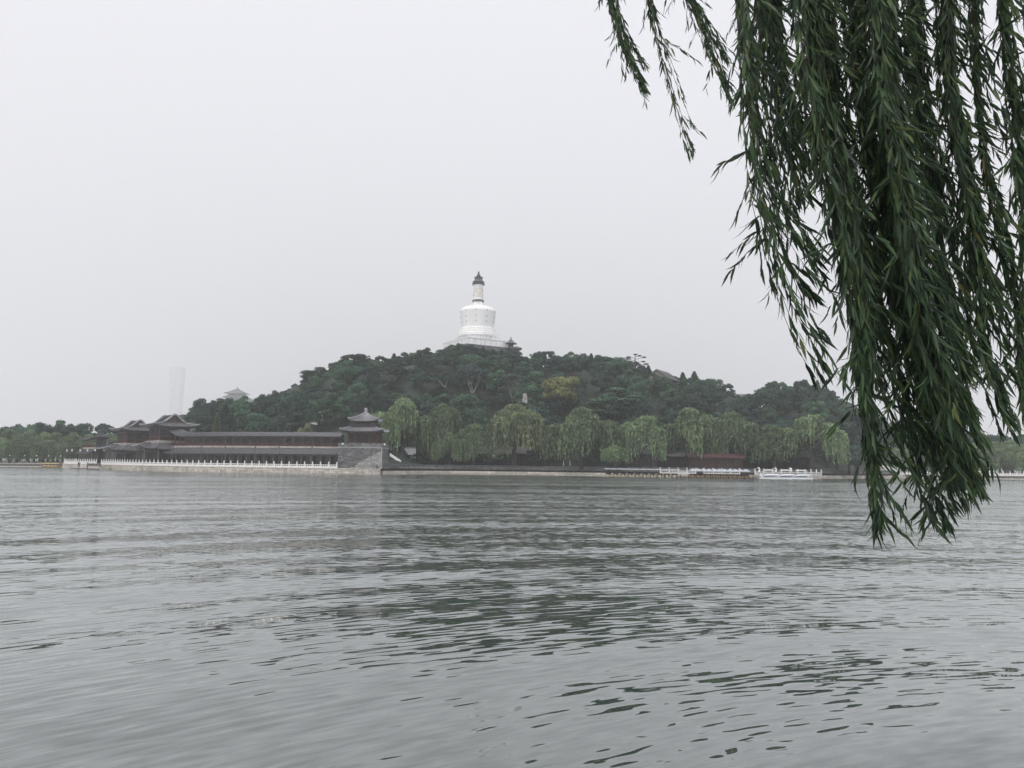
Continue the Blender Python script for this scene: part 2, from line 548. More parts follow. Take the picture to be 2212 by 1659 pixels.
for j in range(9):
    t = j / 8
    rows.append([(xat(237, 1500) + math.cos(q) * (130 * (1 - t) + 32 * t), 1500 + math.sin(q) * (130 * (1 - t) + 32 * t), 1.0 + 118.0 * sstep(t)) for q in np.linspace(0, 2 * math.pi, 33)[:-1]])
mound.loft(rows, True)
mound.add(rows[-1], [tuple(range(32))])
tag(mound.build('far_hill', M['soil'], smooth=True), kind='structure')


# ------------------------------------------------------------------ extrusions along a path
def ribbon(mb, pts, prof, dz=None):
    """prof: (inward offset, height) list swept along pts"""
    ns = normals(pts)
    rows = []
    for i, (p, nn) in enumerate(zip(pts, ns)):
        k = dz[i] if dz else 0.0
        rows.append([(p.x + nn.x * v, p.y + nn.y * v, z + k) for v, z in prof])
    mb.loft(rows, True)
    n = len(prof)
    mb.add(rows[0], [tuple(range(n))])
    mb.add(rows[-1], [tuple(reversed(range(n)))])


def rect(v0, v1, z0, z1):
    return [(v0, z0), (v1, z0), (v1, z1), (v0, z1)]


def stones(pts, z0, z1, courses, lo, hi, proud=0.05, thick=0.5, gap=0.03, seed=1):
    rd = random.Random(seed)
    mb = MB()
    acc = [0.0]
    for a, b in zip(pts, pts[1:]):
        acc.append(acc[-1] + (b - a).length)
    xs, ys = [p.x for p in pts], [p.y for p in pts]
    h = (z1 - z0) / courses
    for c in range(courses):
        s = -rd.random()
        while s < acc[-1]:
            e = s + rd.uniform(lo, hi)
            a, b = max(s, 0), min(e - gap, acc[-1])
            if b - a > 0.15:
                A = Vector((np.interp(a, acc, xs), np.interp(a, acc, ys), 0)); B = Vector((np.interp(b, acc, xs), np.interp(b, acc, ys), 0))
                yaw = math.atan2(B.y - A.y, B.x - A.x)
                mb.M = Matrix.Translation(A) @ Matrix.Rotation(yaw, 4, 'Z')
                pr = -rd.random() * proud
                mb.box(0, (B - A).length, pr, thick, z0 + c * h, z0 + (c + 1) * h - gap)
            s = e
    return mb


def bays(pts):
    out = []
    for a, b in zip(pts, pts[1:]):
        t = b - a
        out.append(((a + b) / 2, math.atan2(t.y, t.x), t.length, a, b))
    return out


# ------------------------------------------------------------------ embankment below the gallery
emb = sub(SHORE, 66, 385)
e = thing('embankment_wall', emb[0], 'pale stone block embankment rising from the lake under the gallery and its white balustrade', 'wall')
E0 = Vector(emb[0])
loc = [p - E0 for p in emb]
core = MB(); ribbon(core, loc, rect(0.25, 1.2, -0.6, 1.2)); core.build('wall', M['stone_dark'], e)
so = stones(loc, -0.35, 1.08, 3, 1.2, 2.6, seed=4).build('stone', M['stone'], e); so['kind'] = 'stuff'
cp = MB(); ribbon(cp, loc, rect(-0.10, 1.25, 1.09, 1.32)); cp.build('coping', M['stone'], e)


def balustrade(name, pts, z, label, spacing=1.85, ph=1.45, group=None, mat='stone_white'):
    pts = resample(pts, spacing)
    r = thing(name, (pts[0].x, pts[0].y, z), label, 'balustrade', group)
    O = Vector((pts[0].x, pts[0].y, 0))
    pm = MB()
    pm.box(-0.13, 0.13, -0.13, 0.13, 0, ph * 0.68)
    pm.lathe([(0.10, ph * .68), (0.15, ph * .72), (0.15, ph * .78), (0.09, ph * .82), (0.14, ph * .88), (0.10, ph * .97), (0.03, ph)], 8)
    post = pm.mesh('post'); post.materials.append(M[mat])
    L = (pts[1] - pts[0]).length - 0.26
    bm_ = MB()
    bm_.box(-L / 2, L / 2, -0.09, 0.09, 0.0, 0.40)
    bm_.box(-L / 2, L / 2, -0.09, 0.09, 0.62, 0.78)
    for q in (-0.5, -0.17, 0.17, 0.5):
        wd = 0.10 if abs(q) < .3 else 0.12
        bm_.box(q * L * .92 - wd / 2, q * L * .92 + wd / 2, -0.07, 0.07, 0.40, 0.62)
    pan = bm_.mesh('panel'); pan.materials.append(M[mat])
    for p in pts:
        q = p - O
        inst('post', post, r, (q.x, q.y, 0), random.uniform(-.03, .03))
    for c, yaw, ln, a, b in bays(pts):
        q = c - O
        inst('panel', pan, r, (q.x, q.y, 0), yaw, ((ln - 0.26) / L, 1, 1))
    return r


bl = offset(emb, 0.45)
landing_gap = (100.5, 104.5)
balustrade('stone_balustrade', sub(bl, 66, landing_gap[0]), 1.32, 'white marble balustrade left of the landing steps, its posts crowded by the view')
balustrade('stone_balustrade', sub(bl, landing_gap[1], 341), 1.32, 'long white marble balustrade in front of the two-storey gallery')

# landing steps and float in front of the twin pavilions
lp = sub(SHORE, 90, 120)
c0, c1 = lp[0], lp[-1]
mid = (c0 + c1) / 2
yaw = math.atan2(c1.y - c0.y, c1.x - c0.x)
ls = thing('landing_steps', mid, 'stone steps with side rails coming down from the embankment to a low lakeside landing', 'steps', yaw=yaw)
mb = MB()
for i in range(6):
    mb.box(-8.0, -2.5, -0.6 - 0.4 * (i + 1), -0.58 - 0.4 * i, -0.3, 1.15 - 0.19 * (i + 1))
mb.build('step', M['stone'], ls)
mb = MB()
mb.box(-8.5, 8.5, -5.2, -3.1, -0.3, 0.22)
mb.build('platform', M['stone_dark'], ls)
mb = MB()
mb.box(-2.2, 8.2, -3.05, -0.35, -0.3, 0.85)
mb.build('terrace', M['stone'], ls)
for x in (-8.2, -2.35):
    mb = MB()
    for k in range(4):
        mb.box(x - .07, x + .07, -0.7 - k * .8, -0.56 - k * .8, 0.2, 2.0 - k * 0.36)
    mb.tube([(x, -0.6, 1.95), (x, -3.1, 0.85)], 0.06, 6)
    mb.tube([(x, -0.6, 1.5), (x, -3.1, 0.45)], 0.05, 6)
    mb.build('handrail', M['stone_white'], ls)
for k, x in enumerate((-1.0, 1.6, 4.2, 6.8)):
    mb = MB(); mb.box(x, x + 2.4, -3.0, -2.85, 0.85, 1.55); mb.build('panel', M['stone_dark'], ls)


# ------------------------------------------------------------------ Chinese roofs
def hip_roof(mb, a, b, z0, a1, b1, z1, lift=0.35, power=1.35, nu=10, nt_=6, thick=0.18):
    """four concave slopes from an eave (half sizes a, b) up to (a1, b1); corners turned up"""
    def P(side, u, t):
        hw = (a if side in (0, 2) else b) * (1 - t) + (a1 if side in (0, 2) else b1) * t
        dp = (b if side in (0, 2) else a) * (1 - t) + (b1 if side in (0, 2) else a1) * t
        z = z0 + (z1 - z0) * (0.45 * t + 0.55 * t ** power if power != 1 else t) + lift * abs(u) ** 4 * (1 - t) ** 2
        ex = 1 + 0.03 * abs(u) ** 6 * (1 - t)
        x, y = hw * u * ex, -dp * ex
        if side == 1: x, y = -y, x
        if side == 2: x, y = -x, -y
        if side == 3: x, y = y, -x
        return (x, y, z)
    for side in range(4):
        mb.loft([[P(side, -1 + 2 * i / nu, j / nt_) for i in range(nu + 1)] for j in range(nt_ + 1)])
        edge = [P(side, -1 + 2 * i / nu, 0) for i in range(nu + 1)]
        low = [(x, y, z - thick) for x, y, z in edge]
        inn = [(x * .72, y * .72, z0 - thick * .5) for x, y, z in edge]
        mb.loft([inn, low, edge])
    return P


def roof_ribs(mb, P, a, b, spacing=0.42, r=0.06, nt_=5, sides=(0, 1, 2, 3), tmax=1.0):
    for side in sides:
        w_ = a if side in (0, 2) else b
        k = int(2 * w_ / spacing)
        for i in range(1, k):
            u = -1 + 2 * i / k
            pts = []
            for j in range(nt_ + 1):
                p = P(side, u, j / nt_ * tmax)
                pts.append((p[0], p[1], p[2] + r * 0.5))
            mb.tube(pts, r, 3)


def hip_ridges(P, r, mat, root, M0=None, n=7):
    for side in range(4):
        mb = MB(M0)
        pts = [P(side, -1, j / n) for j in range(n + 1)]
        mb.tube([(x, y, z + r * .6) for x, y, z in pts], [r * (0.8 if j else 1.1) for j in range(n + 1)], 6)
        mb.build('hip_ridge', M[mat], root, True)


def gable_prof(b1, zm, zp, n=12):
    out = []
    for i in range(n + 1):
        u = -1 + 2 * i / n
        t = 1 - abs(u)
        z = zm + (zp - zm) * min(1.0, (0.62 * t + 0.38 * t ** 1.4) * 1.12)
        if t > .86: z = zm + (zp - zm) * (0.955 + 0.045 * (1 - ((1 - t) / .14) ** 2))
        out.append((u * b1, z))
    return out


def hip_gable_roof(root, a, b, z0, a1, b1, zm, zp, lift=0.4, roof_mat='tile', edge_mat='tile_pale'):
    """rolled-ridge hip-and-gable roof as parts roof (> tile_row), verge, gable"""
    mb = MB()
    P = hip_roof(mb, a, b, z0, a1 + 0.01, b1 + 0.01, zm, lift)
    pr = gable_prof(b1, zm, zp)
    mb.loft([[(x, y, z) for y, z in pr] for x in (-a1 - .35, a1 + .35)])
    mb.loft([[(x, y, z - .18) for y, z in pr] for x in (-a1 - .35, a1 + .35)])
    ro = mb.build('roof', M[roof_mat], root, True)
    mb = MB()
    roof_ribs(mb, P, a, b, 0.5, 0.07)
    k = int(2 * a1 / 0.5)
    for i in range(1, k):
        x = -a1 + 2 * a1 * i / k
        mb.tube([(x, y, z + .04) for y, z in pr], 0.07, 3)
    tr = mb.build('tile_row', M[roof_mat], ro); tr['kind'] = 'stuff'
    hip_ridges(P, 0.2, edge_mat, root)
    for s in (-1, 1):
        mb = MB()
        mb.tube([(s * (a1 + .35), y, z + .1) for y, z in pr], 0.27, 6)
        mb.build('verge', M[edge_mat], root, True)
        mb = MB()
        vs_ = [(s * (a1 - .1), y * .96, z - .15) for y, z in pr]
        mb.add(vs_ + [(s * (a1 - .1), 0, zm - .1)], [(i, i + 1, len(vs_)) for i in range(len(vs_) - 1)])
        mb.build('gable', M['wood_brown'], root)
    return P


# ------------------------------------------------------------------ the two-storey gallery
front = offset(sub(SHORE, 60, 352), 5.2)
BAY = 2.35


def lattice(wd, h, nx, bar=0.05, frame=0.09, depth=0.06, ny=1):
    mb = MB()
    mb.box(-wd / 2, wd / 2, -depth, depth, 0, frame)
    mb.box(-wd / 2, wd / 2, -depth, depth, h - frame, h)
    for q in (-wd / 2, wd / 2 - frame):
        mb.box(q, q + frame, -depth, depth, frame, h - frame)
    for i in range(1, nx):
        x = -wd / 2 + wd * i / nx
        mb.box(x - bar / 2, x + bar / 2, -depth * .7, depth * .7, frame, h - frame)
    for i in range(1, ny):
        z = h * i / ny
        mb.box(-wd / 2 + frame, wd / 2 - frame, -depth * .5, depth * .5, z - bar / 2, z + bar / 2)
    return mb


colm = MB(); colm.tube([(0, 0, 0), (0, 0, 3.1)], 0.15, 8); col_low = colm.mesh('column'); col_low.materials.append(M['wood_grey'])
colm = MB(); colm.tube([(0, 0, 0), (0, 0, 2.45)], 0.12, 8); col_up = colm.mesh('column'); col_up.materials.append(M['wood_brown'])
rail_me = lattice(BAY - .26, 0.85, 7, 0.06, 0.10, 0.05, 3).mesh('railing'); rail_me.materials.append(M['wood_red'])
win_me = lattice(BAY * .62, 2.5, 5, 0.10, 0.12, 0.06, 1).mesh('window'); win_me.materials.append(M['wood_grey'])
pm_ = MB(); pm_.box(-BAY * .31, BAY * .31, -0.02, 0.02, 0.05, 2.45); pane_me = pm_.mesh('pane'); pane_me.materials.append(M['glass'])
dm_ = MB(); dm_.box(-BAY * .17, BAY * .17, -0.04, 0.04, 0, 2.5); dm_.box(-.03, .03, -.06, .06, 0, 2.5); door_me = dm_.mesh('door'); door_me.materials.append(M['wood_dark'])
am = MB()
am.box(-BAY / 2 + .12, BAY / 2 - .12, -.05, .05, 0.22, 0.42)
for s in (-1, 1):
    x = s * (BAY / 2 - .12)
    am.add([(x, -.05, .22), (x - s * .55, -.05, .22), (x, -.05, -.35), (x, .05, .22), (x - s * .55, .05, .22), (x, .05, -.35)], [(0, 1, 2), (3, 5, 4), (0, 3, 4, 1), (1, 4, 5, 2), (2, 5, 3, 0)])
arch_me = am.mesh('hanging_bracket'); arch_me.materials.append(M['wood_brown'])


def gallery_wing(pts, label, rise0=0.0, rise1=0.0):
    """rise0 / rise1: how far the upper roof climbs towards a pavilion at the start / end of the run"""
    pts = resample(pts, BAY)
    O = Vector((pts[0].x, pts[0].y, 0))
    lp_ = [p - O for p in pts]
    n = len(lp_)
    r = thing('gallery_wing', O, label, 'gallery', 'wings of the lakeside gallery')
    dz = [rise0 * max(0.0, 1 - i * BAY / 5.5) + rise1 * max(0.0, 1 - (n - 1 - i) * BAY / 5.5) for i in range(n)]
    mb = MB(); ribbon(mb, lp_, rect(-0.5, 4.6, 1.25, 1.5)); mb.build('plinth', M['stone'], r)
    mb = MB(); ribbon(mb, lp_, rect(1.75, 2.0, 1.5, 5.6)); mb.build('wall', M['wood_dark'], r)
    mb = MB(); ribbon(mb, lp_, rect(4.2, 4.5, 1.5, 8.9)); mb.build('back_wall', M['brick'], r)
    mb = MB(); ribbon(mb, lp_, rect(-0.12, 0.12, 4.05, 4.5)); ribbon(mb, lp_, rect(-.2, -.13, 4.02, 4.14)); mb.build('beam', M['beam'], r)
    mb = MB(); ribbon(mb, lp_, [(-1.05, 4.42), (-1.05, 4.6), (0.0, 5.1), (0.95, 5.85), (0.95, 5.6), (0.0, 4.9)]); lo = mb.build('lower_roof', M['tile'], r)
    mb = MB(); ribbon(mb, lp_, rect(0.75, 4.19, 5.86, 6.3)); mb.build('cornice_band', M['band'], r)
    mb = MB(); ribbon(mb, lp_, rect(0.78, 1.02, 8.42, 8.8), dz); ribbon(mb, lp_, rect(.70, .77, 8.4, 8.5), dz); mb.build('upper_beam', M['beam'], r)
    mb = MB()
    ribbon(mb, lp_, [(-0.15, 8.6), (-0.15, 8.78), (0.9, 9.05), (1.9, 9.5), (2.3, 9.68), (2.75, 9.68), (3.2, 9.5), (4.2, 9.05), (5.2, 8.78), (5.2, 8.6), (2.5, 8.85)], dz)
    up = mb.build('roof', M['tile'], r)
    mr, ml = MB(), MB()
    ns = normals(lp_)
    for i in range(n - 1):
        for q in range(5):
            t = q / 5
            p = lp_[i].lerp(lp_[i + 1], t); nn = ns[i].lerp(ns[i + 1], t); k = dz[i] + (dz[i + 1] - dz[i]) * t
            mr.tube([(p.x + nn.x * v, p.y + nn.y * v, z + k) for v, z in ((-.17, 8.8), (.9, 9.08), (1.9, 9.53), (2.4, 9.72))], 0.06, 3)
            ml.tube([(p.x + nn.x * v, p.y + nn.y * v, z) for v, z in ((-1.08, 4.62), (0, 5.13), (.95, 5.88))], 0.06, 3)
    a_ = mr.build('tile_row', M['tile'], up); a_['kind'] = 'stuff'
    a_ = ml.build('tile_row', M['tile'], lo); a_['kind'] = 'stuff'
    for i, p in enumerate(lp_):
        q = p
        inst('column', col_low, r, (q.x, q.y, 1.5))
        q = p + ns[i] * 0.9
        inst('column', col_up, r, (q.x, q.y, 6.3), 0, (1, 1, 1 + dz[i] / 2.45))
    for j, (c, yaw, ln, a, b) in enumerate(bays(lp_)):
        nn = Vector((-math.sin(yaw), math.cos(yaw), 0))
        k = ln / BAY
        q = c + nn * 0.9
        inst('railing', rail_me, r, (q.x, q.y, 6.31), yaw, (k, 1, 1))
        inst('hanging_bracket', arch_me, r, (q.x, q.y, 8.0 + (dz[j] + dz[j + 1]) / 2), yaw, (k, 1, 1))
        q = c + nn * 1.6 + Vector((math.cos(yaw), math.sin(yaw), 0)) * 0.35
        wn = inst('window', win_me, r, (q.x, q.y, 1.5), yaw, (k, 1, 1))
        inst('pane', pane_me, wn)
        q = c + nn * 1.62 - Vector((math.cos(yaw), math.sin(yaw), 0)) * 0.80
        inst('door', door_me, r, (q.x, q.y, 1.5), yaw, (k, 1, 1))
    return r


gallery_wing(sub(front, 167, 345), 'long two-storey grey tiled gallery between the larger pavilion and the stone tower', rise0=1.6)
gallery_wing(sub(front, 119, 128), 'short gallery link between the twin pavilions, its roof climbing at both ends', rise0=1.2, rise1=1.4)
gallery_wing(sub(front, 80, 95), 'foreshortened gallery wing at the far left end beyond the smaller pavilion', rise1=0.7)


def twin_pavilion(px, inw, L, Wd, H, label, yaw_add=0.0):
    """two-storey pavilion with a front porch; x runs along the gallery, -y faces the lake"""
    pts = offset(sub(SHORE, px - 3, px + 3), inw)
    p = pts[len(pts) // 2]
    t = pts[-1] - pts[0]
    r = thing('lakeside_pavilion', (p.x, p.y, 0), label, 'pavilion', 'twin pavilions of the gallery', math.atan2(t.y, t.x) + yaw_add)
    a, b = L / 2, Wd / 2
    s = H / 14.2
    z1, z2, z3, z4, z5, z6 = 1.5, 5.4 * s, 7.0 * s, 7.6 * s, 10.6 * s, 11.2 * s
    mb = MB(); mb.box(-a - .6, a + .6, -b - .6, b + .6, 1.25, z1); mb.build('plinth', M['stone'], r)
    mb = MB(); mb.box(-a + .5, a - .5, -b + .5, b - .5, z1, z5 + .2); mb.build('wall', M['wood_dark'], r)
    mb = MB(); P = hip_roof(mb, a + 1.3, b + 1.3, z2, a - .1, b - .1, z3, 0.4); lo = mb.build('lower_roof', M['tile'], r, True)
    mb = MB(); roof_ribs(mb, P, a + 1.3, b + 1.3, 0.5, 0.06); q = mb.build('tile_row', M['tile'], lo); q['kind'] = 'stuff'
    hip_ridges(P, 0.16, 'tile_pale', r)
    mb = MB(); mb.box(-a, a, -b, b, z3 - .05, z4); mb.build('cornice_band', M['band'], r)
    mb = MB(); mb.box(-a, a, -b, b, z5 - .1, z6 - .1); mb.build('upper_beam', M['beam'], r)
    mb = MB(); mb.box(-a - .02, a + .02, -b - .02, b + .02, z2 - .75, z2 - .15); mb.build('beam', M['beam'], r)
    for nx, fixed, along in ((4, -b, 'x'), (4, b, 'x'), (3, -a, 'y'), (3, a, 'y')):
        Lr = (2 * a if along == 'x' else 2 * b)
        for i in range(nx + 1):
            u = -Lr / 2 + Lr * i / nx
            x, y = (u, fixed) if along == 'x' else (fixed, u)
            if along == 'y' and i in (0, nx): continue
            mb = MB(); mb.tube([(x * .97, y * .97, z4), (x * .97, y * .97, z5)], 0.14, 8); mb.build('column', M['wood_brown'], r)
            mb = MB(); mb.tube([(x, y, z1), (x, y, z2 - .5)], 0.17, 8); mb.build('column', M['wood_grey'], r)
        for i in range(nx):
            u = -Lr / 2 + Lr * (i + .5) / nx
            x, y = (u, fixed) if along == 'x' else (fixed, u)
            o = link('railing', lattice(Lr / nx - .3, 0.9, 6, 0.06, .1, .05, 3).mesh('railing'), M['wood_red'], r)
            o.location = (x * .97, y * .97, z4 + .02); o.rotation_euler = (0, 0, 0 if along == 'x' else math.pi / 2)
            o = link('window', lattice(Lr / nx - .5, z5 - z4 - 1.1, 4, 0.09, .14, .06, 2).mesh('window'), M['wood_grey'], r)
            sh = .93
            o.location = (x * sh if along == 'y' else x, y * sh if along == 'x' else y, z4 + 1.0); o.rotation_euler = (0, 0, 0 if along == 'x' else math.pi / 2)
    hip_gable_roof(r, a + 1.7, b + 1.7, z6, a - .8, b * .7, z6 + 1.0 * s, H, 0.55)
    # porch towards the lake
    pw, pd = L * .36, 3.2
    yf = -b - pd
    mb = MB(); mb.box(-pw, pw, yf, -b - .62, 1.25, 1.5); mb.build('porch_floor', M['stone'], r)
    for x in (-pw, -pw * .35, pw * .35, pw):
        mb = MB(); mb.tube([(x, yf + .3, 1.5), (x, yf + .3, z2)], 0.17, 8); mb.build('porch_column', M['wood_grey'], r)
    mb = MB(); mb.box(-pw - .1, pw + .1, yf + .2, -b - .2, z2 - .45, z2 + .05); mb.build('porch_beam', M['beam'], r)
    mb = MB(Matrix.Translation((0, -b - pd / 2 + .2, 0)))
    P = hip_roof(mb, pw + 1.1, pd / 2 + 1.0, z2 + .2, pw * .5, .15, z2 + 1.75, 0.5)
    ro = mb.build('porch_roof', M['tile'], r, True)
    mb = MB(Matrix.Translation((0, -b - pd / 2 + .2, 0))); roof_ribs(mb, P, pw + 1.1, pd / 2 + 1.0, .5, .06); q = mb.build('tile_row', M['tile'], ro); q['kind'] = 'stuff'
    hip_ridges(P, 0.15, 'tile_pale', r, Matrix.Translation((0, -b - pd / 2 + .2, 0))); mb = MB(Matrix.Translation((0, -b - pd / 2 + .2, 0))); mb.tube([(-pw * .5, 0, z2 + 1.9), (pw * .5, 0, z2 + 1.9)], .18, 6); mb.build('porch_ridge', M['tile_pale'], r, True)
    return r


twin_pavilion(141, 7.6, 9.0, 7.4, 14.3, 'larger grey roofed lakeside pavilion, right of the twin pair, gable turned to the lake', R(-9))
twin_pavilion(108, 7.6, 8.4, 7.0, 13.6, 'smaller grey roofed lakeside pavilion, left of the twin pair, behind the landing steps', R(-4))

# ------------------------------------------------------------------ stone tower with its pavilion at the right end
TY = 189.0
tl, tr_ = at(340.5, 465, TY).x, at(383.5, 465, TY).x
tcx = (tl + tr_) / 2
hw = (tr_ - tl) / 2
tw = thing('stone_tower', (tcx, TY + hw - 3.0, 0), 'square rubble stone tower with a pale patched corner at the gallery end, carrying the pavilion', 'tower')
fy = -hw
mb = MB(); mb.box(-hw + .08, hw - .08, -hw + .08, hw - .08, 0.6, 6.0); mb.build('wall', M['stone_dark'], tw)
dark, pale = MB(), MB()
rd = random.Random(3)
for face in range(4):
    rot = Matrix.Rotation(face * math.pi / 2, 4, 'Z')
    z = 1.35
    while z < 5.95:
        h = rd.uniform(.28, .5)
        h = min(h, 6.0 - z)
        x = -hw
        while x < hw - .05:
            w_ = min(rd.uniform(.4, 1.1), hw - x)
            m_ = dark
            if face == 0 and (z - 1.3) < (x + hw * .45) * 0.62 and x > -hw * .5: m_ = pale
            m_.M = rot
            m_.box(x, x + w_ - .03, -hw + rd.uniform(-.03, .03), -hw + .3, z, z + h - .03)
            x += w_
        z += h
q = dark.build('stone', M['rubble'], tw); q['kind'] = 'stuff'
q = pale.build('stone', M['rubble_pale'], tw); q['kind'] = 'stuff'; q['label'] = 'paler patched stones at the lower right'
mb = MB(); mb.box(-hw - .15, hw + .15, -hw - .15, hw + .15, 1.0, 1.34); mb.build('plinth', M['stone_dark'], tw)
mb = MB(); mb.box(-hw - .12, hw + .12, -hw - .12, hw + .12, 6.0, 6.2); mb.build('cornice', M['band'], tw)
mb = MB()
for face in range(4):
    mb.M = Matrix.Rotation(face * math.pi / 2, 4, 'Z')
    n = 9
    for i in range(n):
        x0 = -hw + 2 * hw * i / n
        mb.box(x0, x0 + 2 * hw / n * .62, -hw, -hw + .35, 6.7, 7.15)
    mb.box(-hw, hw - .36, -hw, -hw + .35, 6.2, 6.7)
mb.build('parapet', M['brick'], tw)
mb = MB(); mb.box(-hw + .36, hw - .36, -hw + .36, hw - .36, 6.21, 6.4); mb.build('deck', M['paving'], tw)
mb = MB(); mb.box(hw - .3, hw + .2, -hw - .2, -hw + .3, 1.3, 2.1); mb.box(hw - .2, hw + .1, -hw - .1, -hw + .2, 2.1, 6.0); mb.build('corner_pier', M['rubble_pale'], tw)

tp = thing('tower_pavilion', (tcx + .15, TY + hw - 3.0, 6.4), 'double-eaved grey tiled pavilion with a knob finial standing on the stone tower', 'pavilion')
a = 3.35
mb = MB(); mb.box(-a + .3, a - .3, -a + .3, a - .3, 0, 5.4); mb.build('wall', M['wood_dark'], tp)
mb = MB(); mb.box(-a - .05, a + .05, -a - .05, a + .05, 0, .75); mb.build('parapet_wall', M['brick'], tp)
for face in range(4):
    rot = face * math.pi / 2
    cs, sn = math.cos(rot), math.sin(rot)
    for u0, u1, nx in ((-1, -.52, 3), (-.48, .48, 6), (.52, 1, 3)):
        w_ = (u1 - u0) * a - .12
        o = link('window', lattice(w_, 2.3, nx, .07, .14, .06, 1).mesh('window'), M['wood_brown'], tp)
        x, y = (u0 + u1) / 2 * a, -a + .1
        o.location = (x * cs - y * sn, x * sn + y * cs, .8); o.rotation_euler = (0, 0, rot)
        pn = MB(); pn.box(-w_ / 2, w_ / 2, .03, .08, .1, 2.2); pn.build('pane', M['wood_dark'], o)
    for u in (-1, -.5, .5):
        mb = MB(Matrix.Rotation(rot, 4, 'Z')); mb.tube([(u * a, -a, .7), (u * a, -a, 3.3)], .16, 8); mb.build('column', M['wood_red'], tp)
mb = MB(); mb.box(-a - .1, a + .1, -a - .1, a + .1, 3.1, 3.5); mb.build('beam', M['beam'], tp)
mb = MB(); P = hip_roof(mb, 4.9, 4.9, 3.55, 2.3, 2.3, 4.85, 0.45); lo = mb.build('lower_roof', M['tile'], tp, True)
mb = MB(); roof_ribs(mb, P, 4.9, 4.9, .42, .07); q = mb.build('tile_row', M['tile_pale'], lo); q['kind'] = 'stuff'
hip_ridges(P, .17, 'tile_pale', tp)
mb = MB(); mb.box(-2.2, 2.2, -2.2, 2.2, 4.8, 5.75); mb.build('bracket_course', M['beam'], tp)
mb = MB()
for face in range(4):
    mb.M = Matrix.Rotation(face * math.pi / 2, 4, 'Z')
    for i in range(7):
        x = -2.1 + 4.2 * i / 6
        mb.taper(x - .12, x + .12, -2.5, -2.21, 5.3, 5.9, 1.6)
mb.build('bracket', M['wood_brown'], tp)
mb = MB(); P = hip_roof(mb, 3.45, 3.45, 6.0, .35, .35, 8.0, 0.55, 1.5); up = mb.build('roof', M['tile'], tp, True)
mb = MB(); roof_ribs(mb, P, 3.45, 3.45, .4, .06, tmax=.93); q = mb.build('tile_row', M['tile_pale'], up); q['kind'] = 'stuff'
hip_ridges(P, .17, 'tile_pale', tp)
mb = MB(); mb.lathe([(.55, 7.9), (.6, 8.1), (.38, 8.2), (.34, 8.5), (.42, 8.6), (.40, 9.15), (.30, 9.25), (.1, 9.3)], 12); mb.build('finial', M['tile_pale'], tp, True)


# ------------------------------------------------------------------ the white stupa on the summit
DY = 292.0
S3 = lambda zx, zy: at((1700 + zx / 4.148) / 4, (1050 + zy / 4.148) / 4, DY)
ctr = S3(876, 1000)
U = DY / FPX / 16.592             # metres per survey unit
zz = lambda zy: S3(876, zy).z - zbase
zbase = zt(ctr.x, DY) - 0.5
st = thing('white_stupa', (ctr.x, DY, zbase), 'tall white bell-shaped stupa with a ringed spire crowning the wooded hill', 'stupa')


def lath(name, prof, mat, n=48, smooth=True, parent=None):
    mb = MB(); mb.lathe([(r_ * U, zz(y)) for r_, y in prof], n)
    o = mb.build(name, M[mat], parent or st, smooth)
    return o


def smooth_auto(o, ang=35):
    me = o.data
    bm = bmesh.new(); bm.from_mesh(me)
    for ed in bm.edges:
        if len(ed.link_faces) == 2 and ed.calc_face_angle(0) > R(ang): ed.smooth = False
    bm.to_mesh(me); bm.free()


sq = Matrix.Rotation(R(33), 4, 'Z')
mb = MB(sq); k = 470 * U; mb.box(-k, k, -k, k, 0, zz(1440)); mb.build('brick_plinth', M['brick'], st)
mb = MB(sq); k = 425 * U; mb.box(-k, k, -k, k, zz(1440), zz(1338)); mb.build('terrace', M['white_worn'], st)
mb = MB(sq); k = 432 * U
for s in range(4):
    mb.M = sq @ Matrix.Rotation(s * math.pi / 2, 4, 'Z')
    mb.box(-k, k - .5, -k, -k + .45, zz(1338), zz(1322))
mb.build('terrace_rail', M['white'], st)
mb = MB()
for s in range(4):
    mb.M = sq @ Matrix.Rotation(s * math.pi / 2, 4, 'Z')
    k = 425 * U
    for i in range(14):
        x = -k + 2 * k * (i + .5) / 14
        mb.box(x - .09, x + .09, -k - .06, -k + .02, zz(1430), zz(1340))
q = mb.build('rib', M['white'], st); q['kind'] = 'stuff'
mb = MB(sq)
for k, y0, y1 in ((345, 1338, 1245),):
    mb.box(-k * U * .78, k * U * .78, -k * U * .78, k * U * .78, zz(y0), zz(y1))
mb.build('pedestal', M['white_worn'], st)
mb = MB(sq); k = 285 * U; mb.box(-k, k, -k, k, zz(1245), zz(1238)); mb.build('pedestal_cornice', M['white'], st)
for y0, y1, r0 in ((1240, 1190, 335), (1190, 1150, 318), (1150, 1112, 303)):
    o = lath('base_ring', [(r0 - 4, y0), (r0, y0 - 4), (r0, y1 + 8), (r0 - 6, y1)], 'white')
    smooth_auto(o)
